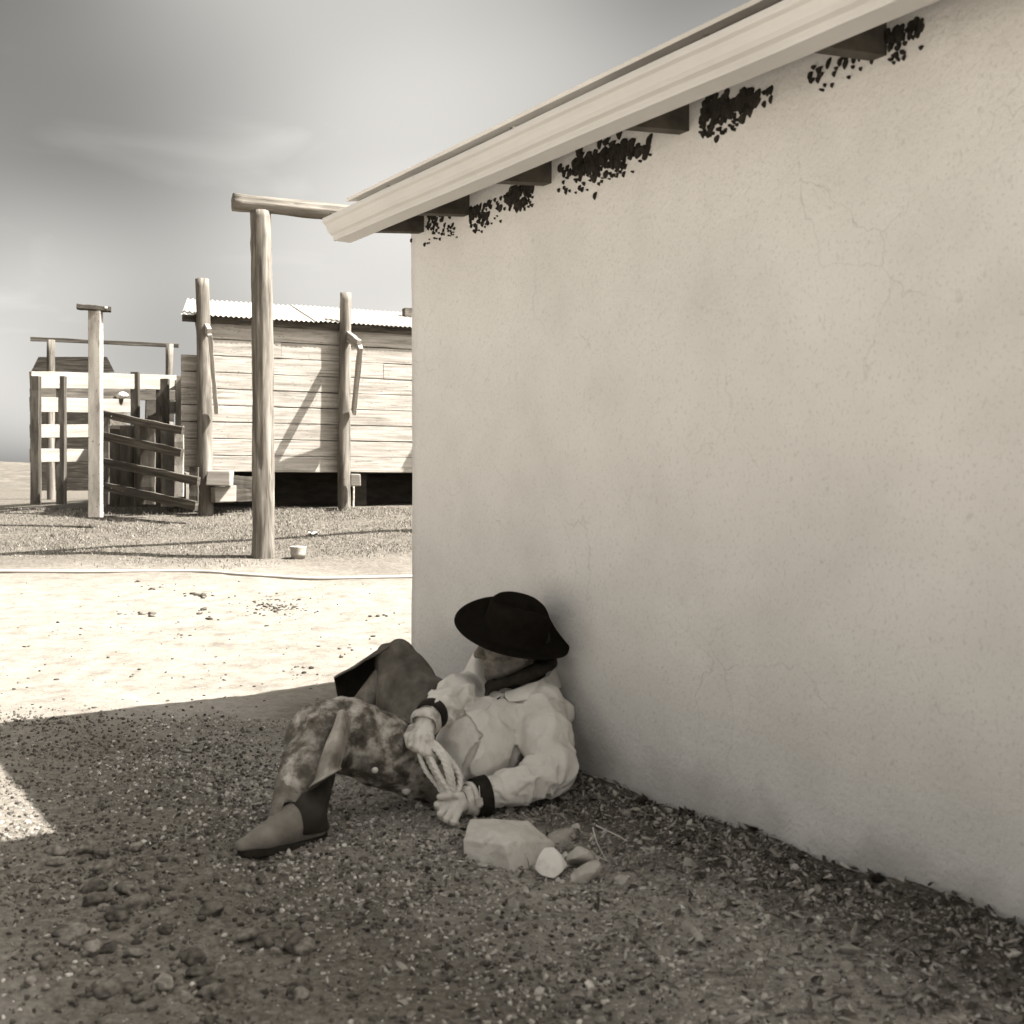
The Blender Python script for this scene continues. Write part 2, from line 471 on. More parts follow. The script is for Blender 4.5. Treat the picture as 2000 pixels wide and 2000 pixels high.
# long wall as a finely divided slab so that its face and corner wander a little
def slab_wall(name, p0, p1, z0, z1, th, nrm, nt=90, nzv=34, seed=1):
    V, Fc = [], []
    for k in range(nzv + 1):
        for i in range(nt + 1):
            p = p0.lerp(p1, i / nt); z = z0 + (z1 - z0) * k / nzv
            d = .006 * mnoise.noise(Vector((p.x * 1.6 + seed, p.y * 1.6, z * 1.6))) + .003 * mnoise.noise(Vector((p.x * 7, p.y * 7 + seed, z * 7)))
            e = 0
            if i == 0: e = .004 * mnoise.noise(Vector((z * 9, 3, seed)))
            V.append(p + nrm * d + (p1 - p0).normalized() * e + Vector((0, 0, z)))
    n1 = len(V)
    for k in range(nzv):
        for i in range(nt):
            a = k * (nt + 1) + i
            Fc.append((a, a + 1, a + nt + 2, a + nt + 1))
    ring = [0, nt, nzv * (nt + 1) + nt, nzv * (nt + 1)]
    for r_ in ring: V.append(V[r_] - nrm * th)
    b = n1
    Fc.append((b, b + 3, b + 2, b + 1))
    bot = list(range(0, nt + 1)); top = [nzv * (nt + 1) + i for i in range(nt + 1)]
    lef = [k * (nt + 1) for k in range(nzv + 1)]; rig = [k * (nt + 1) + nt for k in range(nzv + 1)]
    Fc.append(tuple([b, b + 1] + bot[::-1])); Fc.append(tuple([b + 2, b + 3] + top)[:2] + tuple(top))
    Fc.append(tuple([b + 3, b] + lef)); Fc.append(tuple([b + 1, b + 2] + rig[::-1]))
    return mk(name, V, Fc, stucco, bld, True)
w1 = slab_wall('wall', wp(0, 0, 0), wp(HL, 0, 0), -.3, EZ + .12, .16, WN)
w1.data.polygons.foreach_set('use_smooth', [len(p.vertices) == 4 for p in w1.data.polygons])
o = w1.data
mk('wall', [wp(.002, -.17, -.3), wp(.15, -.17, -.3), wp(.15, -HW, -.3), wp(.002, -HW, -.3),
            wp(.002, -.17, EZ + .12), wp(.15, -.17, EZ + .12), wp(.15, -HW, EZ + .12), wp(.002, -HW, EZ + .12), wp(.002, -HW/2, EZ + .34), wp(.15, -HW/2, EZ + .34)],
   [(0, 1, 2, 3), (0, 3, 7, 8, 4), (1, 5, 9, 6, 2), (0, 4, 5, 1), (3, 2, 6, 7), (4, 8, 9, 5), (8, 7, 6, 9)], stucco, bld)
mk('wall', [wp(HL - .15, -.17, -.3), wp(HL - .002, -.17, -.3), wp(HL - .002, -HW, -.3), wp(HL - .15, -HW, -.3),
            wp(HL - .15, -.17, EZ + .12), wp(HL - .002, -.17, EZ + .12), wp(HL - .002, -HW, EZ + .12), wp(HL - .15, -HW, EZ + .12), wp(HL - .15, -HW/2, EZ + .34), wp(HL - .002, -HW/2, EZ + .34)],
   [(0, 1, 2, 3), (0, 3, 7, 8, 4), (1, 5, 9, 6, 2), (0, 4, 5, 1), (3, 2, 6, 7), (4, 8, 9, 5), (8, 7, 6, 9)], stucco, bld)
v, f = box_vf(0, HL, 0, .16, -.3, EZ + .12)
mk('wall', [wp(x, -HW - .16 + y + .16 - .16, z) for (x, y, z) in v], f, stucco, bld)

# roof: two thin low-pitched sheets with boards beneath
def roofpt(t, out, dz=0): # out measured from the wall face, rising inwards
    return wp(t, out, EZ + .125 - PITCH * out + dz)
OV, RE = .235, -.035
def slope_sheet(name, o0, o1, dz, th, m, t0=RE, t1=HL + .2):
    V = [roofpt(t, o_, dz + q) for q in (0, th) for (t, o_) in ((t0, o0), (t1, o0), (t1, o1), (t0, o1))]
    return mk(name, V, BOXF, m, bld)
slope_sheet('roof_boards', OV - .02, -HW/2, 0.0, .018, darkwood)
slope_sheet('roof_sheet', OV + .03, -HW/2, .02, .012, rooftin)
V = [wp(t, -HW/2 - o_, EZ + .125 + PITCH * HW/2 - PITCH * o_ + q) for q in (0.0, .03) for (t, o_) in ((RE, .002), (HL + .2, .002), (HL + .2, HW/2 + .45), (RE, HW/2 + .45))]
mk('roof_sheet', V, BOXF, rooftin, bld)

# rafter tails
for t in (.085, .427, .95, 1.62, 2.3, 2.95, 3.6, 4.3, 5.0, 5.7):
    V = []
    for dt in (-.022, .022):
        V += [wp(t + dt, -.06, EZ), wp(t + dt, OV - .012, EZ - PITCH * OV + .008), wp(t + dt, OV - .022, EZ - PITCH * OV + .12), wp(t + dt, -.06, EZ + .122)]
    mk('rafter_tail', V, [(0, 1, 2, 3), (7, 6, 5, 4), (0, 4, 5, 1), (1, 5, 6, 2), (2, 6, 7, 3), (3, 7, 4, 0)], darkwood, bld)
# added out of view: a raised wall and roof that shade the near ground
v, f = box_vf(2.2, HL + .05, -HW + .1, .012, EZ + .13, EZ + 1.0)
mk('added_shade_wall', [wp(*q) for q in v], f, stucco, bld)
v, f = box_vf(2.1, HL + .25, -HW - .1, .26, EZ + 1.002, EZ + 1.04)
mk('roof_sheet', [wp(*q) for q in v], f, rooftin, bld)  # unseen roof, added for the shadow it casts

# gutter: ogee profile swept along the eave (out, up) from the back of the gutter
G0, GZ0, GSL = OV + .004, 1.898, 0.0
prof = [(.0, .088), (.0, .0), (.071, .0), (.0725, .003), (.0725, .014), (.076, .018), (.088, .024), (.096, .034), (.1005, .047), (.106, .056), (.116, .062), (.1175, .066), (.1175, .079), (.113, .081), (.104, .080)]
def sweep(prof_, ts, nm, m, par, th=.0016, zf=None):
    V, Fc = [], []
    inner = []
    pts = [Vector(p + (0,)) for p in prof_]
    for k, p in enumerate(pts):
        a = pts[max(k - 1, 0)]; b = pts[min(k + 1, len(pts) - 1)]
        tdir = (b - a).normalized(); nn = Vector((-tdir.y, tdir.x, 0))
        inner.append(p + nn * th)
    ring = pts + inner[::-1]
    k = len(ring)
    for t in ts:
        w = .0022 * mnoise.noise(Vector((t * 2.2, 0, 1.5)))
        for p in ring: V.append(wp(t, G0 + p.x + w, GZ0 + p.y + w * .6))
    for i in range(len(ts) - 1):
        for j in range(k):
            j2 = (j + 1) % k
            Fc.append((i*k + j, (i+1)*k + j, (i+1)*k + j2, i*k + j2))
    Fc.append(tuple(range(k))); Fc.append(tuple((len(ts)-1)*k + j for j in range(k - 1, -1, -1)))
    ob = mk(nm, V, Fc, m, par)
    return ob
gut = sweep(prof, list(np.linspace(-.05, HL + .1, 40)), 'gutter', paint, bld)
# closed end of the gutter, a lap joint and hanger clips
V = [wp(-.0525, G0 + p[0], GZ0 + p[1]) for p in prof[:-1]] + [wp(-.0505, G0 + p[0], GZ0 + p[1]) for p in prof[:-1]]
kk = len(prof) - 1
mk('end_cap', V, [tuple(range(kk)), tuple(range(2*kk - 1, kk - 1, -1))] + [(i, i + kk, (i + 1) % kk + kk, (i + 1) % kk) for i in range(kk)], paint, gut)
for t in (.02, .50, 1.28, 2.1, 2.9):
    v, f = box_vf(t, t + .014, G0, G0 + .1185, GZ0 + .0805, GZ0 + .0845)
    mk('hanger_clip', [wp(*q) for q in v], f, darkwood, gut)
fv, ff = box_vf(-.034, HL + .1, OV - .012, OV + .002, EZ - PITCH * OV + .012, EZ - PITCH * OV + .118)
mk('fascia', [wp(*q) for q in fv], ff, darkwood, bld)

# dark smears of old mud nests on the stucco, high under the eave, in clusters between the rafters
def wall_hit(px, py):
    k = (px - CX) / F
    t = (k * W0.y - W0.x) / (WD.x - k * WD.y)
    p = W0 + WD * t
    return t, CH - (py - HZ) / F * p.y
def daub_cluster(spots, seed):
    r = random.Random(seed)
    V, Fc = [], []
    for (px, py, w, h) in spots:
        t, z = wall_hit(px, py)
        if z > EZ + .09: continue
        dpt = (W0 + WD * t).y
        a, b = w / F * dpt * .62, h / F * dpt * .5
        ns, base = 9, len(V)
        lean = r.uniform(.1, .5)
        ring = []
        for j in range(ns):
            an = 2 * math.pi * j / ns
            q = 1 + r.uniform(-.22, .22)
            dz = b * math.sin(an) * q
            ring.append((t + a * math.cos(an) * q * (1.1 if dz > 0 else .75) + dz * lean, z + dz))
        for sc_, out in ((1.0, -.004), (.93, .005), (.55, .011)):
            for (tt, zz) in ring: V.append(wp(t + (tt - t) * sc_, out, z + (zz - z) * sc_))
        for k_ in (0, 1):
            for j in range(ns):
                j2 = (j + 1) % ns
                Fc.append((base + k_*ns + j, base + (k_+1)*ns + j, base + (k_+1)*ns + j2, base + k_*ns + j2))
        Fc.append(tuple(base + 2*ns + j for j in range(ns)))
    ob = mk('mud_smears', V, Fc, mud, bld)
    tag(ob, None, None, None, 'stuff')
def scatter(n, x0, y0, x1, y1, h, seed, wr=(4, 9), hr=(8, 20)):
    """streaks along the slanting band from (x0,y0) to (x1,y1), h pixels deep: crowded at the top, thinning to small drips"""
    r = random.Random(seed); out = []
    knots = [r.random() for _ in range(4)]
    for _ in range(int(n * 2.6)):
        s = r.random() if r.random() < .35 else min(max(r.gauss(r.choice(knots), .10), 0), 1)
        q = r.random() ** 1.9
        k = (1 - .65 * q) * r.uniform(.55, 1.0)
        out.append((x0 + (x1 - x0) * s + r.uniform(-5, 5), y0 + (y1 - y0) * s - 8 + q * (h + 10) + r.uniform(-3, 3), r.uniform(*wr) * k, r.uniform(*hr) * k * 1.15))
    return out
def mass(cx, cy, w, h, seed, n=26):
    r = random.Random(seed)
    return [(r.gauss(cx, w * .25), r.gauss(cy, h * .25), r.uniform(.20, .42) * w * .8, r.uniform(.25, .5) * h) for _ in range(n)]
daub_cluster(scatter(34, 838, 432, 892, 416, 44, 1, (3, 8), (8, 18)) + [(832, 478, 5, 9), (806, 470, 4, 9)], 1)
daub_cluster(scatter(62, 925, 420, 1040, 366, 36, 2, (3, 9), (9, 20)) + mass(1008, 388, 46, 44, 21) + mass(948, 424, 22, 34, 22, 14), 2)
daub_cluster(scatter(70, 1095, 338, 1275, 280, 46, 3, (4, 10), (10, 24)) + mass(1150, 318, 60, 56, 31) + mass(1222, 296, 66, 50, 32) + [(1094, 372, 5, 10), (1108, 373, 5, 14), (1139, 371, 5, 11), (1164, 383, 4, 14)], 3)
daub_cluster(scatter(60, 1372, 226, 1505, 184, 44, 4, (6, 14), (12, 26)) + mass(1400, 212, 60, 56, 41) + mass(1455, 200, 60, 56, 42) + [(1376, 262, 10, 16), (1402, 272, 9, 14), (1390, 255, 14, 18)], 4)
daub_cluster(scatter(50, 1580, 140, 1800, 50, 50, 5, (8, 16), (14, 28)), 5)

# ================================================================== yard structures behind
oldboard = mat('weathered_board', [(.26, .10), (.42, .20), (.60, .30), (.78, .36)], (1.6, 8, 34), 6, .95, dist=.3,
               layers=[((3.0, 10, 60), .58, .68, .08, .75, 7), ((1.4, 4, 7), .52, .70, .20, .55, 6), ((26, 30, 60), .63, .70, .05, .75, 3)],
               bumps=[((4, 40, 90), .5, .004, 5)])
greyboard = mat('grey_board', [(.28, .02), (.5, .05), (.72, .12)], (1.6, 8, 26), 6, .95, dist=.5,
                layers=[((2.2, 8, 20), .56, .68, .05, .7, 6)], bumps=[((4, 40, 90), .5, .004, 5)])
paleboard = mat('pale_board', [(.3, .15), (.7, .25)], (1.6, 8, 20), 5, .95, layers=[((3, 10, 30), .60, .72, .2, .5, 5)], bumps=[((4, 40, 90), .4, .004, 5)])
logwood = mat('log_wood', [(.30, .03), (.45, .085), (.58, .15), (.75, .24)], (1.4, 16, 16), 7, .95, dist=.7,
              layers=[((1.6, 22, 22), .585, .66, .06, .75, 6), ((9, 9, 9), .68, .74, .06, .7, 3), ((.7, 3, 3), .5, .75, .20, .5, 4)],
              bumps=[((3, 45, 45), .7, .006, 6), ((2, 14, 14), .4, .01, 4)])
beamwood = mat('beam_wood', [(.26, .05), (.5, .11), (.75, .22)], (1.1, 10, 10), 7, .95, dist=.7,
               layers=[((1.4, 18, 18), .56, .66, .05, .75, 6)], bumps=[((3, 45, 45), .8, .008, 6)])
galv = mat('corrugated_iron', [(.3, .26), (.7, .33)], (2, 2, 2), 4, .45, layers=[((3, 3, 3), .6, .75, .35, .4, 5)], spec=.5)
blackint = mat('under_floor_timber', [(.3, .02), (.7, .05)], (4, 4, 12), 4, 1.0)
boltm = mat('bolt_head', [(.3, .5), (.7, .65)], (30, 30, 30), 3, .4, spec=.5)

# ---------------------------------------------------------------- plank shed on low piers
Z0, ROW, NROW = 1.152, .195, 9
TL, TR = -1.50, 4.2
def bp(u, out, z): return PB + BU * u + BN * out + Vector((0, 0, z))
shed = empty('plank_shed', bp(0, 0, .72), 'whitewashed horizontal plank shed with a corrugated iron roof beyond the tall log post', 'shed')
def u_at(px):
    k = (px - CX) / F
    return (k * PB.y - PB.x) / (BU.x - k * BU.y)
U1, U2 = u_at(401), u_at(673)
U3 = U2 + (U2 - U1)
joints = [[TL, U2 + .02, TR], [TL, U1 + .05, U2 + .9, TR], [TL, U2 + .0, TR], [TL, U1 + .55, U2 + .01, TR], [TL, U2 + .03, TR], [TL, U1 + .03, U2, TR], [TL, U2 + .5, TR], [TL, U1 + .9, U2 + .01, TR], [TL, U2 + .02, TR]]
for i in range(NROW):
    z = Z0 + ROW * (i + .5)
    jn_ = joints[i] if i < 7 else [U1 - .02] + [q for q in joints[i][1:] if q > U1 + .1]
    for a, b in zip(jn_[:-1], jn_[1:]):
        off = rng.uniform(-.004, .004)
        ob = board('plank', bp(a + .002, off, z + rng.uniform(-.002, .002)), bp(b - .002, off + rng.uniform(-.003, .003), z + rng.uniform(-.004, .004)), ROW - rng.uniform(.006, .011), .024, oldboard, shed, n=14, rough=.0022)
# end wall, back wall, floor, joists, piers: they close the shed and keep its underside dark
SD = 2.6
for i in range(NROW):
    z = Z0 + ROW * (i + .5)
    if i < 7: board('plank', bp(TL + .016, -.02, z), bp(TL + .016 + .27 * SD, -SD, z), ROW - .008, .022, oldboard, shed, n=6)
    board('plank', bp(TR - .012, -.02, z), bp(TR - .012, -SD, z), ROW - .008, .022, oldboard, shed, n=6)
    board('plank', bp(TL + .27 * SD, -SD, z), bp(TR, -SD, z), ROW - .008, .022, oldboard, shed, n=6)
def slab(name, u0, u1, o0, o1, z0, z1, m, par):
    v, f = box_vf(u0, u1, o0, o1, z0, z1)
    return mk(name, [bp(*q) for q in v], f, m, par)
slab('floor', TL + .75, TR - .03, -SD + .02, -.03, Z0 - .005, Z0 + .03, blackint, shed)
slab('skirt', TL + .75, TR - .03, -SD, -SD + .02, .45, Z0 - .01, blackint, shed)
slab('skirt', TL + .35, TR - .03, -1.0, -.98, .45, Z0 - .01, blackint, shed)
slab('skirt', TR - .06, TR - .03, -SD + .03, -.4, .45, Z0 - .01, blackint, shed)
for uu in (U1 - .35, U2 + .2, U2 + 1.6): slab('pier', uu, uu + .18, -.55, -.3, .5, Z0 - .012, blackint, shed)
# under the eave: shaded rail and a pale batten
slab('eave_board', TL + .01, TR, .02, .055, Z0 + ROW * NROW - .012, Z0 + ROW * NROW + .065, greyboard, shed)
slab('batten', TL + .62, U2 - .72, .0145, .026, Z0 + ROW * NROW - .05, Z0 + ROW * NROW - .015, paleboard, shed)
# corrugated roof sheets: front slope, with a skewed left end, and the back slope
EH, OVH, RW, RP = 2.972, .13, 1.0, .31
def corrugated(name, u0, u1, sgn, skew=0.0):
    per = .060
    n = int((u1 - u0) / per * 6)
    V, Fc = [], []
    rows = [0, .25, .5, .75, 1.0]
    for r_ in rows:
        for i in range(n + 1):
            uu = u0 + (u1 - u0) * i / n
            s0 = u0 + skew * r_
            uu = s0 + (u1 - s0) * i / n
            out = OVH - r_ * (RW + OVH) if sgn > 0 else -RW - r_ * 1.75
            z = EH + (r_ * (RW + OVH) * RP if sgn > 0 else (RW + OVH) * RP - r_ * 1.75 * RP)
            z += .009 * math.sin(2 * math.pi * (uu - TL) / per) + .006 * mnoise.noise(Vector((uu * 1.2, r_ * 2, 3)))
            V.append(bp(uu, out, z))
    m_ = len(V)
    V += [v - Vector((0, 0, .003)) for v in V]
    for r_ in range(len(rows) - 1):
        for i in range(n):
            a = r_ * (n + 1) + i
            Fc.append((a, a + 1, a + n + 2, a + n + 1)); Fc.append((a + m_ + n + 1, a + m_ + n + 2, a + m_ + 1, a + m_))
    for i in range(n):
        Fc.append((i + m_, i + 1 + m_, i + 1, i))
    return mk(name, V, Fc, galv, shed, False)
corrugated('roof_sheet', TL - .02, U2 - .35, 1, .27)
for k_, (a, b) in enumerate(((U2 - .41, U2 + 1.3), (U2 + 1.24, TR + .1))):
    ob = corrugated('roof_sheet', a, b, 1); ob.location.z += .008 * (k_ + 1)
corrugated('roof_sheet', TL + .29, TR + .1, -1, .45)
slab('roof_vent', u_at(800) + .16, u_at(800) + .30, -.72, -.6, EH + .22, EH + .36, greyboard, shed)
slab('purlin', TL + .3, TR, -.5, -.45, EH + .075, EH + .13, greyboard, shed)
# floor beam ends poking out at the left pier and by the second post
def block(name, c, sx, sy, sz, m, par, rotz=0, tilt=0, seed=1, bev=.012, loc=None):
    r = random.Random(seed)
    v, f = box_vf(-sx/2, sx/2, -sy/2, sy/2, -sz/2, sz/2)
    bm = bmesh.new()
    vs2 = [bm.verts.new(Vector(q) + Vector((r.uniform(-1, 1), r.uniform(-1, 1), r.uniform(-1, 1))) * min(sx, sy, sz) * .05) for q in v]
    for q in f: bm.faces.new([vs2[i] for i in q])
    bmesh.ops.recalc_face_normals(bm, faces=bm.faces[:])
    bmesh.ops.bevel(bm, geom=bm.edges[:], offset=bev, segments=2, affect='EDGES', profile=.6)
    me = bpy.data.meshes.new(name); bm.to_mesh(me); bm.free()
    me.materials.append(m)
    ob = bpy.data.objects.new(name, me); col.objects.link(ob)
    M = Matrix.Translation(c) @ Matrix.Rotation(rotz, 4, 'Z') @ Matrix.Rotation(tilt, 4, 'Y')
    place(ob, M, par)
    return ob
RB = math.atan2(BU.y, BU.x)
block('beam_end', at(430, 934, 13.75), .27, .30, .165, paleboard, shed, RB - .35, .02, 3)
block('beam_end', at(434, 965, 13.85), .25, .28, .18, paleboard, shed, RB + .1, -.04, 4)
block('beam_end', at(694, 938, 14.35), .12, .3, .15, paleboard, shed, RB - .3, .0, 5)
board('floor_beam', at(440, 940, 14.05), at(500, 944, 14.2), .15, .12, greyboard, shed)
board('floor_beam', at(440, 968, 14.05), at(500, 965, 14.2), .16, .12, greyboard, shed)

# ---------------------------------------------------------------- two log posts with braced bracket boards in front of the shed
def bracket_post(px0, px1, ytop, ybot, r0, r1, label, arm, brace, seed):
    uu = u_at((px0 + px1) / 2)
    b = bp(uu, .02 + .012 + r0 + .012, 0)
    Yd = b.y
    base, top = at(px1, ybot, Yd), at(px0, ytop, Yd)
    base.z = gz(base.x, base.y) - .15
    root = empty('bracket_post', Vector((base.x, base.y, gz(base.x, base.y))), label, 'post', 'log posts in front of the plank shed')
    log('log', base, top, r0, r1, logwood, root, seed, nr=30, bend=.008)
    (ax0, ay0, d0), (ax1, ay1, d1), ah = arm
    board('arm', at(ax0, ay0, Yd - d0), at(ax1, ay1, Yd - d1), ah, .05, paleboard if seed == 31 else oldboard, root, seed=seed)
    (ax0, ay0, d0), (ax1, ay1, d1), ah = brace
    board('brace', at(ax0, ay0, Yd - d0), at(ax1, ay1, Yd - d1), .045, ah, oldboard, root, up=(1, .3, 0), seed=seed + 1)
    return root
bracket_post(394, 402, 545, 990, .095, .075, 'log post near the pen gate with a plank brace hanging down its right side',
             ((404, 640, .05), (409, 651, .42), .10), ((410, 652, .42), (423, 806, .10), .13), 31)
bracket_post(674, 673, 572, 992, .080, .068, 'log post at the shed wall with a sloping arm and diagonal brace, near the corner',
             ((680, 656, .02), (701, 674, .46), .12), ((704, 676, .48), (691, 806, .10), .15), 47)
px3 = CX + F * bp(U3, .15, 0).x / bp(U3, .15, 0).y
bracket_post(px3 + 1, px3, 590, 994, .080, .068, 'log post farther along the shed wall, mostly hidden behind the stucco corner',
             ((px3 + 7, 668, .02), (px3 + 28, 686, .46), .12), ((px3 + 31, 688, .48), (px3 + 18, 812, .10), .15), 53)
stk = board('leaning_stake', at(690, 992, 14.0), at(691, 950, 14.1), .03, .02, paleboard)
tag(stk, 'thin pale stake leaning at the foot of the braced log post', 'stake')

# ---------------------------------------------------------------- tall log gallows in the yard
GP = at(515, 1090, 10.8); GP.z = gz(GP.x, GP.y)
gal = empty('log_gallows', GP, 'tall log post carrying a long level crossbeam, standing in the yard', 'gallows')
topc = at(507.5, 402, 10.8)
log('post', GP - Vector((0, 0, .3)), Vector((topc.x, topc.y, topc.z - .05)), .104, .090, logwood, gal, 5, nr=60, ns=40, bend=.012, crack=3, knots=9, wob=.008)
log('crossbeam', topc - BU * .245 + Vector((0, 0, .012)), topc + BU * 4.2 + Vector((0, 0, -.02)), .078, .074, beamwood, gal, 9, nr=60, ns=32, bend=.012, wob=.010)
far_b = GP + BU * 3.6
log('post', Vector((far_b.x, far_b.y, gz(far_b.x, far_b.y) - .3)), Vector((far_b.x, far_b.y, topc.z - .08)), .10, .09, logwood, gal, 12, nr=40)

# ---------------------------------------------------------------- stock pens at the left
def hboard(name, p0, p1, Y0, Y1, h, tk, m, par, seed=None):
    return board(name, at(p0[0], p0[1], Y0), at(p1[0], p1[1], Y1), h, tk, m, par, seed=seed)
# sloping gate panel of weathered rails
GY0, GY1 = 13.95, 13.1
def gy_(px): return GY0 + (GY1 - GY0) * (px - 190) / 200.0
b0 = at(280, 985, gy_(280))
gate = empty('rail_gate', Vector((b0.x, b0.y, gz(b0.x, b0.y))), 'dark weathered rail gate with four slanting rails beside the log post', 'gate')
for (a, b, h) in (((191, 806), (358, 842), .085), ((191, 849), (356, 885), .095), ((191, 900), (388, 940), .095), ((192, 948), (384, 988), .10)):
    hboard('rail', a, b, gy_(a[0]) - .05, gy_(b[0]) - .05, h, .045, greyboard, gate)
for (px, pt, pb, w, m_) in ((205, 804, 985, .10, greyboard), (289, 832, 985, .17, greyboard), (350, 832, 970, .10, oldboard), (379, 912, 985, .10, greyboard)):
    a, b = at(px, pb, gy_(px) + .012), at(px, pt, gy_(px) + .012)
    board('upright', a, b, .035, w, m_, gate, up=(0, 1, 0))
for (px, py) in ((202, 809), (219, 813), (241, 819), (203, 949), (219, 953), (242, 958)):
    c = at(px, py, gy_(px) - .078)
    block('bolt', c, .022, .012, .022, boltm, gate, 0, .4, 3, .004)
# pale board fence behind
FY = 15.2
f0 = at(260, 985, FY)
fence = empty('board_fence', Vector((f0.x, f0.y, gz(f0.x, f0.y))), 'pale wide-board pen fence behind the slanting rail gate', 'fence')
hboard('rail', (60, 742), (343, 747), FY - 1.2, FY + 1.3, .20, .035, paleboard, fence)
hboard('rail', (60, 790), (262, 793), FY - 1.2, FY + .58, .18, .035, paleboard, fence)
hboard('rail', (311, 796), (343, 796), FY + 1.02, FY + 1.3, .17, .035, paleboard, fence)
hboard('rail', (60, 770), (345, 772), FY - .8, FY + 1.75, .14, .03, greyboard, fence)
hboard('rail', (60, 842), (345, 842), FY - 1.2, FY + 1.3, .16, .035, paleboard, fence)
hboard('rail', (60, 890), (345, 888), FY - 1.2, FY + 1.3, .16, .035, paleboard, fence)
for (px, pt, pb, w, m_) in ((264, 727, 985, .10, greyboard), (351, 742, 985, .10, oldboard), (318, 740, 985, .16, greyboard), (120, 735, 985, .10, greyboard), (70, 735, 985, .10, greyboard)):
    fy_ = FY - 1.2 + 2.5 * (px - 60) / 283 - .075; board('post', at(px, pb, fy_), at(px, pt, fy_), .09, w, m_, fence, up=(0, 1, 0))
board('slant_board', at(352, 735, FY + 1.3), at(352, 985, FY + 1.4), .12, .03, oldboard, fence, up=(1, 0, 0))
for k_, px in enumerate((222, 248, 276, 303, 328)):
    board('shade_plank', at(px, 990, 14.25 - k_ * .10), at(px, (838, 832, 822, 812, 830)[k_], 14.25 - k_ * .10), .03, .165, greyboard, fence, up=(0, 1, 0))  # dark boards added to stand for the deep shadow behind the gate
hboard('screen_rail', (285, 785), (340, 790), FY + 1.6, FY + 1.9, .50, .03, blackint, fence)
# pale sack hung on the fence
def lump(name, c, sx, sy, sz, m, seed=1, parent=None, sub=3, amp=.18, fr=1.6, loc=None):
    bm = bmesh.new(); bmesh.ops.create_icosphere(bm, subdivisions=sub, radius=1.0)
    for v_ in bm.verts:
        d = 1 + amp * mnoise.noise(v_.co * fr + Vector((seed * 3.1, seed, -seed))) + amp * .4 * mnoise.noise(v_.co * fr * 3 + Vector((seed, 2, 3)))
        v_.co = Vector((v_.co.x * sx * d, v_.co.y * sy * d, v_.co.z * sz * d))
    me = bpy.data.meshes.new(name); bm.to_mesh(me); bm.free(); me.materials.append(m)
    me.polygons.foreach_set('use_smooth', [True] * len(me.polygons))
    ob = bpy.data.objects.new(name, me); col.objects.link(ob)
    place(ob, Matrix.Translation(c), parent)
    return ob
cloth0 = mat('white_sacking', [(.3, .6), (.7, .7)], (6, 6, 6), 4, .95, bumps=[(20, .5, .02)])
sk = lump('white_sack', at(237, 772, FY + .30), .085, .05, .045, cloth0, 4)
tag(sk, 'small white sack lying on the pale pen fence', 'sack')
# square timber post with a cap plate at the edge of the picture
e0 = at(190, 1000, 12.9)
cp = empty('capped_post', Vector((e0.x, e0.y, gz(e0.x, e0.y))), 'square timber post with a flat cap board, leftmost by the rail gate', 'post')
board('post', at(187, 1010, 12.9), at(187, 608, 12.9), .10, .13, oldboard, cp, up=(0, 1, 0))
board('cap_board', at(150, 599, 12.85), at(217, 605, 12.95), .05, .14, greyboard, cp)
block('bolt', at(207, 601, 12.87), .03, .02, .02, boltm, cp, 0, 0, 2, .005)
# pole frame farther back
g0 = at(330, 985, 17.5)
pf = empty('pole_frame', Vector((g0.x, g0.y, gz(g0.x, g0.y))), 'thin dark crosspole on a short post beyond the pen fence', 'frame')
board('crosspole', at(60, 662, 17.3), at(349, 675, 17.7), .055, .06, greyboard, pf)
log('post', at(330, 1000, 17.5), at(330, 672, 17.5), .060, .055, logwood, pf, 14, nr=14, ns=18)
log('post', at(100, 1000, 17.2), at(100, 664, 17.2), .060, .055, logwood, pf, 15, nr=14, ns=18)
# end of a dark gabled roof far off
far = 34.0
fr0 = at(200, 985, far)
fb = empty('far_shed', Vector((fr0.x, fr0.y, .9)), 'small dark gabled shed far off behind the pens', 'shed')
pts = [(60, 727), (224, 727), (209, 697), (75, 697)]
V = [at(x, y, far) for (x, y) in pts] + [at(x, y, far + 1.6) for (x, y) in pts]
mk('roof', V, [(0, 1, 2, 3), (7, 6, 5, 4), (0, 4, 5, 1), (1, 5, 6, 2), (2, 6, 7, 3), (3, 7, 4, 0)], greyboard, fb)
v, f = box_vf(at(70, 0, far).x, at(214, 0, far).x, far + .05, far + 1.5, .7, at(100, 728, far).z)
mk('wall', v, f, greyboard, fb)

# ---------------------------------------------------------------- small things in the yard
tin = mat('pail_metal', [(.3, .22), (.7, .32)], (14, 14, 6), 4, .55, layers=[((10, 10, 10), .56, .7, .15, .6)], spec=.4)
pb_ = ground_hit(582, 1092)
pail = empty('pail', pb_, 'small pale dented pail on the turf right of the tall log post', 'pail')
def lathe(name, prof_, c, m, parent, ns=28, smooth=True, wob=0.0):
    V, Fc = [], []
    for i, (r_, z) in enumerate(prof_):
        for j in range(ns):
            a = 2 * math.pi * j / ns
            q = 1 + wob * math.sin(3 * a + z * 9)
            V.append((c.x + r_ * q * math.cos(a), c.y + r_ * q * math.sin(a), c.z + z))
    for i in range(len(prof_) - 1):
        for j in range(ns):
            j2 = (j + 1) % ns
            Fc.append((i*ns + j, i*ns + j2, (i+1)*ns + j2, (i+1)*ns + j))
    return mk(name, V, Fc, m, parent, smooth)
lathe('body', [(.0, .004), (.058, .004), (.060, .0), (.066, .05), (.073, .105), (.076, .112), (.074, .114), (.070, .105), (.063, .05), (.056, .012), (.0, .012)], pb_, tin, pail, wob=.03)
sand = mat('pail_contents', [(.3, .34), (.7, .42)], (30, 30, 30), 4, 1)
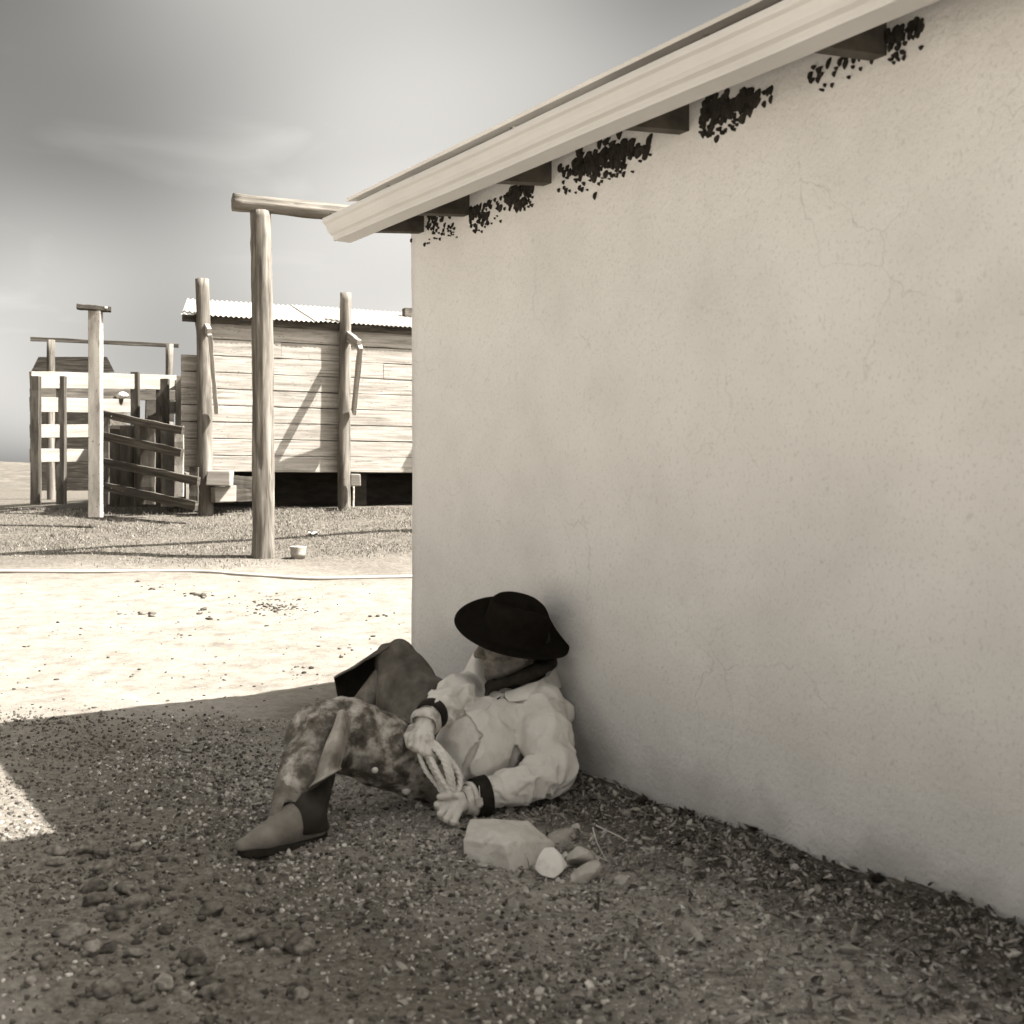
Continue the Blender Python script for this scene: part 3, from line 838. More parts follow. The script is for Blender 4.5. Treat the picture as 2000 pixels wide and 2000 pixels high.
lathe('contents', [(.0, .098), (.04, .097), (.069, .092)], pb_, sand, pail)
# hose lying across the yard
hosem = mat('hose_rubber', [(.3, .26), (.7, .36)], (3, 3, 3), 3, .6, layers=[((5, 5, 5), .55, .7, .3, .5)], spec=.3)
hp = [(-60, 1118), (120, 1119), (200, 1119), (300, 1118), (390, 1119), (450, 1123), (520, 1128), (600, 1132), (700, 1131), (800, 1129), (900, 1126), (1000, 1124)]
def tube(name, pts, r, m, parent=None, ns=10, sub=6, twist=0.0, lobes=0, lobe=0.0, smooth=True, r_end=None, cap=True):
    P = []
    n = len(pts)
    for i in range(n - 1):
        p0, p1, p2, p3 = pts[max(i-1, 0)], pts[i], pts[i+1], pts[min(i+2, n-1)]
        for k in range(sub):
            t = k / sub
            P.append(.5 * ((2*p1) + (p2-p0)*t + (2*p0-5*p1+4*p2-p3)*t*t + (3*p1-p0-3*p2+p3)*t*t*t))
    P.append(pts[-1])
    V, Fc = [], []
    d0 = (P[1] - P[0]).normalized()
    nrm = d0.cross(Vector((0, 0, 1)));
    if nrm.length < .05: nrm = d0.cross(Vector((0, 1, 0)))
    nrm.normalize()
    ln = 0
    for i, p in enumerate(P):
        d = (P[min(i+1, len(P)-1)] - P[max(i-1, 0)]).normalized()
        nrm = (nrm - d * nrm.dot(d)).normalized()
        bn = d.cross(nrm)
        if i: ln += (p - P[i-1]).length
        s = i / (len(P) - 1)
        rr = r if r_end is None else r + (r_end - r) * s
        for j in range(ns):
            a = 2 * math.pi * j / ns
            q = 1 + (lobe * (abs(math.cos(lobes * .5 * (a + twist * ln))) - .6) if lobes else 0)
            V.append(p + (nrm * math.cos(a) + bn * math.sin(a)) * rr * q)
    for i in range(len(P) - 1):
        for j in range(ns):
            j2 = (j + 1) % ns
            Fc.append((i*ns + j, i*ns + j2, (i+1)*ns + j2, (i+1)*ns + j))
    if cap: Fc.append(tuple(range(ns - 1, -1, -1))); Fc.append(tuple((len(P)-1)*ns + j for j in range(ns)))
    return mk(name, V, Fc, m, parent, smooth)
hpts = []
for (px, py) in hp:
    p = ground_hit(px, py); hpts.append(p + Vector((0, 0, .010)))
hose = tube('hose', hpts, .015, hosem, None, 10, 14)
tag(hose, 'long thin pale hose lying across the sunlit yard', 'hose')
scr = ground_hit(612, 1044)
paper = mat('paper_scrap', [(.3, .62), (.7, .7)], (8, 8, 8), 3, .9)
v = []
for j in range(5):
    for i in range(7):
        v.append(Vector((scr.x + (i - 3) * .016, scr.y + (j - 2) * .03, scr.z + .012 + .012 * math.sin(i * 1.3 + j) + .006 * (j % 2))))
ps = mk('paper_scrap', v, [(j*7 + i, j*7 + i + 1, (j+1)*7 + i + 1, (j+1)*7 + i) for j in range(4) for i in range(6)], paper, None, True)
sm_ = ps.modifiers.new('thickness', 'SOLIDIFY'); sm_.thickness = .002
tag(ps, 'crumpled white paper scrap on the turf behind the pail', 'scrap')

# ================================================================== signed-distance modelling for the figure
def vnoise3(X, Y, Z, f, seed=0.0):
    xs, ys, zs = X * f + seed, Y * f + seed * 1.3, Z * f - seed * .7
    xi, yi, zi = np.floor(xs), np.floor(ys), np.floor(zs)
    u, v, w = xs - xi, ys - yi, zs - zi
    u, v, w = u*u*(3-2*u), v*v*(3-2*v), w*w*(3-2*w)
    def h(a, b, c):
        s = np.sin(a * 12.9898 + b * 78.233 + c * 37.719 + seed) * 43758.5453
        return (s - np.floor(s)) * 2 - 1
    r = 0
    for dx in (0, 1):
        for dy in (0, 1):
            for dz in (0, 1):
                r = r + h(xi+dx, yi+dy, zi+dz) * (u if dx else 1-u) * (v if dy else 1-v) * (w if dz else 1-w)
    return r

class SDF:
    def __init__(self, lo, hi, h):
        self.lo = np.array(lo, dtype=np.float64); self.h = h
        n = np.ceil((np.array(hi) - self.lo) / h).astype(int) + 1
        self.ax = [self.lo[i] + h * np.arange(n[i]) for i in range(3)]
        self.D = np.full(n, .06)
    def sub(self, lo, hi):
        sl_ = []
        for i in range(3):
            a = int(np.clip(np.floor((lo[i] - self.lo[i]) / self.h), 0, len(self.ax[i]))); b = int(np.clip(np.ceil((hi[i] - self.lo[i]) / self.h) + 1, 0, len(self.ax[i])))
            sl_.append(slice(a, b))
        X, Y, Z = np.meshgrid(self.ax[0][sl_[0]], self.ax[1][sl_[1]], self.ax[2][sl_[2]], indexing='ij', sparse=False)
        return tuple(sl_), X, Y, Z
    def op(self, sl_, d, k, mode='add'):
        A = self.D[sl_]
        if mode == 'add':
            if k > 0:
                h_ = np.clip(.5 + .5 * (A - d) / k, 0, 1); self.D[sl_] = A * (1-h_) + d * h_ - k * h_ * (1-h_)
            else: self.D[sl_] = np.minimum(A, d)
        else:
            d = -d
            if k > 0:
                h_ = np.clip(.5 - .5 * (A - d) / k, 0, 1); self.D[sl_] = A * (1-h_) + d * h_ + k * h_ * (1-h_)
            else: self.D[sl_] = np.maximum(A, d)
    def cone(self, a, b, ra, rb, k=.02, mode='add', fold=None, sq=None):
        """Rounded cone; fold(s, ang, X, Y, Z) adds to the radius; sq = (direction, factor) flattens the section."""
        a, b = np.array(a, float), np.array(b, float)
        m = max(ra, rb) + .05 + k
        sl_, X, Y, Z = self.sub(np.minimum(a, b) - m, np.maximum(a, b) + m)
        if X.size == 0: return self
        ab = b - a; L2 = max(ab @ ab, 1e-9)
        px, py, pz = X - a[0], Y - a[1], Z - a[2]
        t = np.clip((px*ab[0] + py*ab[1] + pz*ab[2]) / L2, 0, 1)
        qx, qy, qz = px - t*ab[0], py - t*ab[1], pz - t*ab[2]
        if sq is not None:
            n_ = np.array(sq[0], float); n_ /= np.linalg.norm(n_)
            c = (qx*n_[0] + qy*n_[1] + qz*n_[2]) * (1/sq[1] - 1)
            qx, qy, qz = qx + c*n_[0], qy + c*n_[1], qz + c*n_[2]
        d = np.sqrt(qx*qx + qy*qy + qz*qz) - (ra + (rb - ra) * t)
        if fold is not None:
            w = ab / math.sqrt(L2)
            e1 = np.cross(w, [0.3, .2, 1.0]); e1 /= np.linalg.norm(e1); e2 = np.cross(w, e1)
            mk_ = np.abs(d) < .03
            gx_, gy2, gz2 = qx[mk_], qy[mk_], qz[mk_]
            ang = np.arctan2(gx_*e2[0] + gy2*e2[1] + gz2*e2[2], gx_*e1[0] + gy2*e1[1] + gz2*e1[2])
            d[mk_] -= fold(t[mk_] * math.sqrt(L2), ang, X[mk_], Y[mk_], Z[mk_])
        self.op(sl_, d, k, mode); return self
    def ell(self, c, r, axes=None, k=.02, mode='add'):
        c = np.array(c, float); r = np.array(r, float)
        m = r.max() + .05 + k
        sl_, X, Y, Z = self.sub(c - m, c + m)
        if X.size == 0: return self
        P = [X - c[0], Y - c[1], Z - c[2]]
        if axes is not None: P = [P[0]*A[0] + P[1]*A[1] + P[2]*A[2] for A in [np.array(x, float) / np.linalg.norm(x) for x in axes]]
        k0 = np.sqrt((P[0]/r[0])**2 + (P[1]/r[1])**2 + (P[2]/r[2])**2)
        k1 = np.sqrt((P[0]/r[0]**2)**2 + (P[1]/r[1]**2)**2 + (P[2]/r[2]**2)**2)
        d = k0 * (k0 - 1) / np.maximum(k1, 1e-6)
        self.op(sl_, d, k, mode); return self
    def tor(self, c, axis_, R, r, k=.01, mode='add', wob=0.0, flat=1.0):
        c = np.array(c, float); w = np.array(axis_, float); w /= np.linalg.norm(w)
        m = R + r + .05
        sl_, X, Y, Z = self.sub(c - m, c + m)
        P = [X - c[0], Y - c[1], Z - c[2]]
        hgt = P[0]*w[0] + P[1]*w[1] + P[2]*w[2]
        rad = np.sqrt(np.maximum(P[0]**2 + P[1]**2 + P[2]**2 - hgt**2, 0))
        rr = r + (wob * vnoise3(X, Y, Z, 28, 2) if wob else 0)
        d = np.sqrt((rad - R)**2 + (hgt/flat)**2) - rr
        self.op(sl_, d, k, mode); return self
    def plane(self, p, n, k=.004):
        """Cut away everything on the side the normal points to."""
        n = np.array(n, float); n /= np.linalg.norm(n)
        X, Y, Z = np.meshgrid(*self.ax, indexing='ij')
        d = (X - p[0]) * n[0] + (Y - p[1]) * n[1] + (Z - p[2]) * n[2]
        self.D = np.maximum(self.D, d); return self
    def mesh(self, name, m, parent, smooth_it=1, tweak=None):
        D = self.D
        D[0], D[-1], D[:, 0], D[:, -1], D[:, :, 0], D[:, :, -1] = .06, .06, .06, .06, .06, .06
        ins = D < 0
        c = np.zeros(np.array(D.shape) - 1, dtype=np.uint8)
        for dx in (0, 1):
            for dy in (0, 1):
                for dz in (0, 1):
                    c += ins[dx:D.shape[0]-1+dx, dy:D.shape[1]-1+dy, dz:D.shape[2]-1+dz]
        act = (c > 0) & (c < 8)
        idx = np.argwhere(act)
        vid = np.full(act.shape, -1, dtype=np.int64); vid[act] = np.arange(len(idx))
        acc = np.zeros((len(idx), 3)); cnt = np.zeros(len(idx))
        cr = [(x, y, z) for x in (0, 1) for y in (0, 1) for z in (0, 1)]
        for a in cr:
            for ax_ in range(3):
                if a[ax_]: continue
                b = list(a); b[ax_] = 1
                da = D[idx[:, 0]+a[0], idx[:, 1]+a[1], idx[:, 2]+a[2]]; db = D[idx[:, 0]+b[0], idx[:, 1]+b[1], idx[:, 2]+b[2]]
                s = (da < 0) != (db < 0)
                t = np.where(s, da / np.where(s, da - db, 1), 0)
                p = np.array(a, float)[None, :].repeat(len(idx), 0); p[:, ax_] += t
                acc[s] += p[s]; cnt[s] += 1
        V = (idx + acc / np.maximum(cnt, 1)[:, None]) * self.h + self.lo
        quads = []
        for ax_ in range(3):
            s0 = [slice(1, -1)] * 3; s0[ax_] = slice(0, -1)
            A = ins[tuple(slice(1, D.shape[i]-1) if i != ax_ else slice(0, D.shape[i]-1) for i in range(3))]
            B = ins[tuple(slice(1, D.shape[i]-1) if i != ax_ else slice(1, D.shape[i]) for i in range(3))]
            e = np.argwhere(A != B)
            fl = A[A != B]
            o1, o2 = [i for i in range(3) if i != ax_]
            base = e.copy(); 
            for i in (o1, o2): base[:, i] += 1
            def g(d1, d2):
                q = base.copy(); q[:, o1] -= d1; q[:, o2] -= d2
                return vid[q[:, 0], q[:, 1], q[:, 2]]
            q = np.stack([g(1, 1), g(0, 1), g(0, 0), g(1, 0)], 1)
            flip = fl if ax_ != 1 else ~fl
            q[~flip] = q[~flip][:, ::-1]
            quads.append(q)
        Q = np.concatenate(quads); Q = Q[(Q >= 0).all(1)]
        for _ in range(smooth_it):
            S = np.zeros_like(V); n_ = np.zeros(len(V))
            for a, b in ((0, 1), (1, 2), (2, 3), (3, 0)):
                np.add.at(S, Q[:, a], V[Q[:, b]]); np.add.at(n_, Q[:, a], 1)
                np.add.at(S, Q[:, b], V[Q[:, a]]); np.add.at(n_, Q[:, b], 1)
            V = V * .45 + (S / np.maximum(n_, 1)[:, None]) * .55
        if tweak is not None: V = tweak(V)
        return np_mesh(name, V, Q, m, parent, True)

def sheet(name, grid, m, parent, thick=.004, su=8, sv=8, smooth=True, jit=0.0, seed=1, under=None):
    """A smooth draped sheet through a grid of control points (Catmull-Rom both ways), with real thickness."""
    G = np.array([[list(p) for p in row] for row in grid], float)
    def cr(A, sub):
        n = len(A); out = []
        for i in range(n - 1):
            p0, p1, p2, p3 = A[max(i-1, 0)], A[i], A[i+1], A[min(i+2, n-1)]
            for k in range(sub):
                t = k / sub
                out.append(.5 * ((2*p1) + (p2-p0)*t + (2*p0-5*p1+4*p2-p3)*t*t + (3*p1-p0-3*p2+p3)*t**3))
        out.append(A[-1]); return np.array(out)
    G = cr(G, su); G = cr(G.transpose(1, 0, 2), sv).transpose(1, 0, 2)
    if jit: G = G + jit * np.stack([vnoise3(G[..., 0], G[..., 1], G[..., 2], 22, seed + q) for q in range(3)], -1)
    a, b, _ = G.shape
    du, dv = np.gradient(G, axis=0), np.gradient(G, axis=1)
    N = np.cross(du, dv); N /= np.maximum(np.linalg.norm(N, axis=2, keepdims=True), 1e-9)
    V = np.concatenate([(G + N * thick/2).reshape(-1, 3), (G - N * thick/2).reshape(-1, 3)])
    i = (np.arange(a-1)[:, None] * b + np.arange(b-1)[None, :]).ravel()
    top = np.stack([i, i+b, i+b+1, i+1], 1); M0 = a*b
    bot = np.stack([i+M0, i+1+M0, i+b+1+M0, i+b+M0], 1)
    rim = list(range(0, b)) + [k*b + b-1 for k in range(1, a)] + [(a-1)*b + k for k in range(b-2, -1, -1)] + [k*b for k in range(a-2, 0, -1)]
    side = np.array([(rim[k], rim[(k+1) % len(rim)], rim[(k+1) % len(rim)] + M0, rim[k] + M0) for k in range(len(rim))])
    ob = np_mesh(name, V, np.concatenate([top, bot, side]), m, parent, smooth)
    if under:
        ob.data.materials.append(under)
        ob.data.polygons.foreach_set('material_index', [0] * len(top) + [1] * len(bot) + [0] * len(side))
    return ob

def soft_fold(A, f1, seed):
    return lambda s, ang, X, Y, Z: A * vnoise3(X, Y, Z, f1, seed) + A * .35 * vnoise3(X, Y, Z, f1 * 2.6, seed + 3)
# ------------------------------------------------------------------ materials of the figure
canvas = mat('jacket_canvas', [(.28, .58), (.5, .67), (.72, .74)], (7, 7, 7), 5, .95, layers=[((11, 11, 11), .56, .72, .40, .5, 6), ((3.2, 3.2, 3.2), .55, .75, .45, .4, 4)],
             bumps=[((300, 300, 300), .5, .0012, 2), ((38, 38, 38), .55, .007, 5)], spec=.05, rand=False)
leather = mat('chap_leather', [(.34, .035), (.46, .10), (.55, .28), (.66, .44)], (19, 19, 19), 8, .85, dist=.25, layers=[((5, 5, 5), .50, .62, .06, .75, 6), ((60, 60, 60), .58, .72, .06, .5, 3)],
              bumps=[((110, 110, 110), .6, .003, 4), ((20, 20, 20), .6, .010, 5)], spec=.15, rand=False)
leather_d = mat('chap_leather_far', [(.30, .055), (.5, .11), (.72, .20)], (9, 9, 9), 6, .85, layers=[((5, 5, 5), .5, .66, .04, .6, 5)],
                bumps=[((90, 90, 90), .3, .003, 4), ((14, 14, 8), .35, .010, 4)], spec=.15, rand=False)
worn = mat('worn_leather', [(.32, .14), (.5, .26), (.68, .38)], (16, 16, 16), 7, .85, layers=[((40, 40, 40), .58, .72, .08, .5, 4)], bumps=[((110, 110, 110), .5, .003, 4)], spec=.15, rand=False)
wing_shade = mat('chap_inside_shade', [(.3, .018), (.7, .035)], (12, 12, 12), 4, .95, spec=.05, rand=False)  # near-black: the shade inside the chap wings is put into the colour
denim = mat('jeans_denim', [(.3, .10), (.7, .20)], (30, 30, 30), 4, .95, layers=[((9, 9, 9), .5, .7, .08, .6, 4)], bumps=[((120, 120, 120), .4, .003, 3)], spec=.05, rand=False)
bootm = mat('boot_leather', [(.3, .09), (.5, .14), (.7, .19)], (12, 12, 12), 5, .7, layers=[((30, 30, 30), .56, .72, .07, .4, 4)], bumps=[((60, 60, 60), .2, .003, 4), ((16, 30, 30), .2, .006, 3)], spec=.25, rand=False)
bootdark = mat('boot_dark', [(.3, .015), (.7, .035)], (12, 12, 12), 4, .8, bumps=[((60, 60, 60), .3, .003, 3)], spec=.15, rand=False)
felt = mat('hat_felt', [(.3, .008), (.7, .013)], (30, 30, 30), 4, 1.0, bumps=[((220, 220, 220), .3, .001, 2)], spec=.02, rand=False)
skin = mat('skin', [(.3, .10), (.7, .22)], (26, 26, 26), 5, .6, layers=[((50, 50, 50), .55, .7, .06, .5, 4)], bumps=[((130, 130, 130), .5, .003, 3), ((40, 40, 60), .5, .005, 4)], spec=.25, rand=False)
silk = mat('neckerchief_cloth', [(.3, .012), (.7, .03)], (30, 30, 30), 4, .85, bumps=[((40, 40, 40), .5, .006, 4)], spec=.1, rand=False)
glovem = mat('glove_leather', [(.3, .44), (.5, .56), (.7, .64)], (24, 24, 24), 5, .85, layers=[((28, 28, 28), .54, .68, .15, .6, 5), ((9, 9, 9), .56, .7, .20, .5, 4)],
             bumps=[((110, 110, 110), .45, .003, 3), ((50, 50, 50), .4, .005, 4)], spec=.1, rand=False)
glove2 = mat('glove_leather_near', [(.3, .52), (.5, .60), (.7, .68)], (24, 24, 24), 5, .85, layers=[((28, 28, 28), .58, .72, .2, .5, 5)],
             bumps=[((110, 110, 110), .35, .003, 3), ((50, 50, 50), .5, .006, 4)], spec=.1, rand=False)
blackcuff = mat('black_cuff', [(.3, .012), (.7, .025)], (40, 40, 40), 3, .8, bumps=[((160, 160, 160), .3, .002, 2)], rand=False)
tagm = mat('pale_tag', [(.3, .60), (.7, .70)], (30, 30, 30), 3, .5, spec=.4, rand=False)
ropem = mat('rope_fibre', [(.3, .58), (.5, .66), (.7, .72)], (60, 60, 60), 4, .95, layers=[((30, 30, 30), .58, .7, .25, .5, 4)], bumps=[((160, 160, 160), .6, .002, 3)], rand=False)
haird = mat('hair', [(.3, .012), (.7, .03)], (60, 60, 20), 4, .8, bumps=[((150, 150, 40), .8, .004, 3)], rand=False)

man_base = at(860, 1560, 3.55); man_base.z = 0
man = empty('person', man_base, 'person in black hat, pale canvas jacket and leather chaps reclining against the stucco wall', 'person')

# ------------------------------------------------------------------ head (local frame: f forward, s towards the camera, u up)
Hc = Vector((.002, 3.765, .457))
Fv = Vector((-.93, -.33, -.14)).normalized()
Sv = Fv.cross(Vector((0, 0, 1))).normalized()
if Sv.y > 0: Sv = -Sv
Uv = Sv.cross(Fv) if Sv.cross(Fv).z > 0 else Fv.cross(Sv)
# lean the head a little towards the camera-side shoulder
la = math.radians(8)
Uv, Sv = (Uv * math.cos(la) + Sv * math.sin(la)), (Sv * math.cos(la) - Uv * math.sin(la))
def hd(f, s, u): return Hc + Fv * f + Sv * s + Uv * u
AX = (Fv, Sv, Uv)
NB = at(1008, 1345, 3.84)       # base of the neck
SN, SF = at(1056, 1382, 3.68), at(932, 1345, 3.95)          # shoulders, near and far
EN, WRN = at(1072, 1505, 3.50), at(915, 1561, 3.39)         # near elbow and wrist
EF, WRF = at(892, 1358, 3.66), at(836, 1402, 3.46)          # far elbow and wrist
HPN, HPF = at(872, 1528, 3.56), at(890, 1500, 3.74)         # hips
KN, KF = at(632, 1424, 3.42), at(776, 1296, 4.08)           # knees
AN, AF = at(588, 1588, 3.22), at(640, 1462, 3.95)           # ankles

B = SDF((-.66, 3.02, -.02), (.30, 4.22, .60), .0048)
for a, b, ra, rb in ((NB, SN, .05, .05), (NB, SF, .05, .05), (SN, EN, .048, .038), (EN, WRN, .036, .026), (SF, EF, .048, .038), (EF, WRF, .036, .026),
                     (HPN, KN, .065, .05), (HPF, KF, .075, .052), (KN, AN, .050, .032), (KF, AF, .050, .032), (HPN, HPF, .07, .07),
                     (AN, at(520, 1645, 3.13), .03, .02), (AF, at(600, 1480, 3.92), .03, .02),
                     (WRN, at(893, 1572, 3.365), .022, .012), (WRF, at(826, 1432, 3.425), .022, .014)):
    B.cone(a, b, ra, rb, .03)
B.cone(at(915, 1505, 3.66), at(995, 1410, 3.80), .075, .085, .03)
B.cone(NB, hd(-.022, 0, -.06), .062, .056, .03)
B.ell(hd(-.012, 0, .035), (.097, .076, .088), AX, .02)
B.cone(hd(.04, 0, -.002), hd(.052, 0, -.052), .060, .044, .02)
B.cone(hd(.065, 0, -.072), hd(.083, 0, -.084), .030, .019, .02)
for s in (-1, 1):
    B.cone(hd(-.005, s*.056, -.038), hd(.07, s*.018, -.084), .018, .016, .02)
    B.ell(hd(.060, s*.043, -.004), (.026, .018, .020), AX, .012)
    B.cone(hd(.086, s*.012, .036), hd(.074, s*.044, .034), .013, .012, .012)
    B.ell(hd(.084, s*.031, .014), (.014, .016, .011), AX, .008, 'sub')
    B.ell(hd(.074, s*.031, .014), (.0125, .0125, .0115), AX, .003)
    B.ell(hd(.104, s*.012, -.014), (.012, .008, .009), AX, .006)
    B.ell(hd(-.010, s*.078, -.012), (.018, .008, .030), AX, .006)
    B.ell(hd(-.006, s*.085, -.008), (.010, .006, .018), AX, .004, 'sub')
    B.cone(hd(.092, s*.026, -.018), hd(.078, s*.036, -.064), .0035, .004, .008, 'sub')
    B.cone(hd(.070, s*.046, -.02), hd(.056, s*.050, -.060), .003, .004, .01, 'sub')
B.cone(hd(.094, 0, .026), hd(.120, 0, -.008), .0095, .0125, .010)
B.ell(hd(.096, 0, -.034), (.012, .024, .009), AX, .008)
B.ell(hd(.094, 0, -.052), (.011, .021, .009), AX, .006)
B.cone(hd(.106, -.022, -.043), hd(.106, .022, -.043), .003, .003, .003, 'sub')
body = B.mesh('body', skin, man, 1)

# hair at nape and temple
Hh = SDF((-.16, 3.6, .30), (.14, 3.95, .62), .004)
Hh.ell(hd(-.028, 0, .036), (.092, .081, .084), AX, .0)
Hh.cone(hd(.012, .074, .02), hd(.008, .076, -.004), .012, .008, .01).cone(hd(.012, -.074, .02), hd(.008, -.076, -.004), .012, .008, .01)
Hh.cone(hd(-.07, .02, -.01), hd(-.075, 0, -.045), .05, .04, .02)
Hh.plane(hd(.03, 0, 0), Fv)
Hh.mesh('hair', haird, man, 1)

# ------------------------------------------------------------------ hat
Fh = Vector((-.95, -.23, .20)).normalized()
S0 = Sv.copy(); S0 = (S0 - Fh * S0.dot(Fh)).normalized()
U0 = Fh.cross(S0); U0 = U0 if U0.z > 0 else -U0
Vz = Vector((0, 0, 1)); U0 = (Vz - Fh * Vz.dot(Fh)).normalized(); S0 = Fh.cross(U0); S0 = S0 if S0.y < 0 else -S0
RH = math.radians(25)
Uh = U0 * math.cos(RH) + S0 * math.sin(RH); Sh = S0 * math.cos(RH) - U0 * math.sin(RH)
HC = Vector((.000, 3.742, .497))
def hat_ring(fn, n=72):
    out = []
    for j in range(n):
        a = 2 * math.pi * j / n
        f_, s_, u_ = fn(a)
        out.append(HC + Fh * f_ + Sh * s_ + Uh * u_)
    return out
rings = []
SG = 1
BA, BB, CA, CB = .188, .170, .103, .086
def brim(q):
    def fn(a):
        f_ = math.cos(a); s_ = math.sin(a)
        R_a = CA + (BA - CA) * q; R_b = CB + (BB - CB) * q
        up = (.034 if s_ * SG < 0 else .020) * (abs(s_) ** 2) * q ** 2 - .004 * q + .004 * math.sin(3 * a + .8) * q ** 2 + .004
        inn = 1 - .02 * (abs(s_) ** 2) * q ** 3
        return R_a * f_, R_b * s_ * inn, up
    return fn
def crown(hgt, sc, top=0.0):
    def fn(a):
        f_ = math.cos(a); s_ = math.sin(a)
        pinch = 1 - .22 * top * max(f_, 0) ** 2 * abs(s_)
        x, y = CA * sc * f_ - .006, CB * sc * s_ * pinch
        z = hgt
        if top:
            z += -.030 * math.exp(-(y / .024) ** 2) * top * (1 if x < .06 else max(0, 1 - (x - .06) / .05)) + .004 * (x / .1) - .010 * max(-x - .05, 0) / .05
        return x, y, z
    return fn
for q in (1.0, .86, .7, .54, .38, .22, .08): rings.append(hat_ring(brim(q)))
for hgt, sc, tp in ((.012, 1.0, 0), (.036, .99, 0), (.060, .98, 0), (.082, .97, .15), (.096, .945, .4), (.104, .895, .7), (.108, .80, .9), (.109, .64, 1), (.109, .45, 1), (.109, .25, 1), (.109, .08, 1)): rings.append(hat_ring(crown(hgt, sc, tp)))
V = [p for r_ in rings for p in r_]; n_ = 72
Fc = [(i*n_ + j, (i+1)*n_ + j, (i+1)*n_ + (j+1) % n_, i*n_ + (j+1) % n_) for i in range(len(rings)-1) for j in range(n_)]
V.append(sum(rings[-1], Vector()) / n_); Fc += [((len(rings)-1)*n_ + j, len(V)-1, (len(rings)-1)*n_ + (j+1) % n_) for j in range(n_)]
hat = mk('hat', V, Fc, felt, man, True)
md = hat.modifiers.new('thickness', 'SOLIDIFY'); md.thickness = .005; md.offset = 0
hat['label'] = 'black felt hat with a creased crown and rolled brim'

# ------------------------------------------------------------------ neckerchief
K = SDF((-.16, 3.55, .24), (.16, 4.0, .50), .004)
K.tor(hd(-.012, 0, -.098), (Uv * .9 + Fv * .25), .066, .026, .01, wob=.006, flat=1.25)
K.cone(hd(.07, .012, -.108), at(957, 1340, 3.66), .018, .014, .012)
K.cone(at(957, 1340, 3.66), at(950, 1358, 3.64), .013, .007, .01)
K.cone(at(957, 1340, 3.66), at(972, 1347, 3.645), .010, .006, .008)
P_ = [at(957, 1338, 3.66), at(985, 1334, 3.645), at(1020, 1324, 3.645), at(1052, 1310, 3.67), at(1080, 1294, 3.75)]
for a, b in zip(P_[:-1], P_[1:]): K.cone(a, b, .016, .017, .010, fold=soft_fold(.006, 26, 5))
K.mesh('neckerchief', silk, man, 1)

# ------------------------------------------------------------------ jacket
def sleeve_fold(A, lam, tw, seed):
    """Irregular slanting creases that die out round the sleeve."""
    def fn(s, ang, X, Y, Z):
        ca_, sa_ = np.cos(ang + seed), np.sin(ang + seed)
        n1 = vnoise3(s / lam + tw * ca_, 1.1 * ca_, 1.1 * sa_, 1.0, seed)
        n2 = vnoise3(s / lam * .55 - tw * 1.4 * sa_, 1.5 * ca_, 1.5 * sa_, 1.0, seed + 5)
        r_ = 1 - np.minimum(np.abs(n1) * 2.4, 1)
        r2 = 1 - np.minimum(np.abs(n2) * 2.0, 1)
        return A * (r_ - .45) + A * .8 * (r2 - .45)
    return fn
J = SDF((-.36, 3.24, -.01), (.30, 4.10, .50), .0040)
J.cone(at(915, 1522, 3.60), at(930, 1462, 3.62), .100, .112, .04, fold=soft_fold(.006, 9, 1))
J.cone(at(930, 1462, 3.62), at(985, 1418, 3.72), .112, .118, .05, fold=soft_fold(.006, 8, 2))
J.cone(at(985, 1418, 3.72), at(1014, 1392, 3.79), .114, .078, .04, fold=soft_fold(.006, 10, 3))
J.cone(SN, at(1018, 1388, 3.78), .072, .060, .04, fold=soft_fold(.006, 10, 4))
J.cone(SF, at(985, 1382, 3.86), .066, .058, .04)
J.cone(at(1070, 1385, 3.74), at(1098, 1395, 3.73), .058, .042, .03)                       # back seam pleat by the wall
# the opened front panel lies proud of the layer beneath, its lower corner lifting away
def poly_px(X, Y, Z, pts):
    PX = CX + F * X / Y; PY = HZ - F * (Z - CH) / Y
    d = np.full(X.shape, 1e9); s = np.ones(X.shape)
    n = len(pts)
    for i in range(n):
        ax_, ay = pts[i]; bx, by = pts[i-1]
        ex, ey = bx - ax_, by - ay; wx, wy = PX - ax_, PY - ay
        t = np.clip((wx*ex + wy*ey) / (ex*ex + ey*ey), 0, 1)
        d = np.minimum(d, (wx - ex*t)**2 + (wy - ey*t)**2)
        c1, c2, c3 = PY >= ay, PY < by, ex*wy > ey*wx
        s = np.where((c1 & c2 & c3) | (~c1 & ~c2 & ~c3), -s, s)
    return s * np.sqrt(d) / F * Y
slp, X, Y, Z = J.sub((-.16, 3.40, .05), (.12, 3.80, .36))
front = Y < (3.80 - .10 * (Z - .1))
pan = [(907, 1388), (943, 1437), (930, 1466), (918, 1496), (921, 1512), (931, 1521), (985, 1525), (1060, 1520), (1070, 1440), (1045, 1390), (1000, 1366), (955, 1360), (915, 1362)]
pd = poly_px(X, Y, Z, pan)
cxp, cyp = CX + F * X / Y, HZ - F * (Z - CH) / Y
lift = .008 + .020 * np.exp(-(((cxp - 925) / 30) ** 2 + ((cyp - 1492) / 36) ** 2)) + .003 * np.exp(-np.clip(-pd, 0, 1) / .008)
pnl = np.maximum(J.D[slp] - lift, pd)
J.D[slp] = np.where(front, np.minimum(J.D[slp], pnl), J.D[slp])
def surf_j(px, py):
    dx, dz = (px - CX) / F, -(py - HZ) / F
    for k in np.arange(3.25, 4.05, .002):
        i = ((np.array((dx * k, k, CH + dz * k)) - J.lo) / J.h).astype(int)
        if (i < 0).any() or (i >= np.array(J.D.shape)).any(): continue
        if J.D[i[0], i[1], i[2]] < 0: return Vector((dx * k, k, CH + dz * k))
    return at(px, py, 3.6)
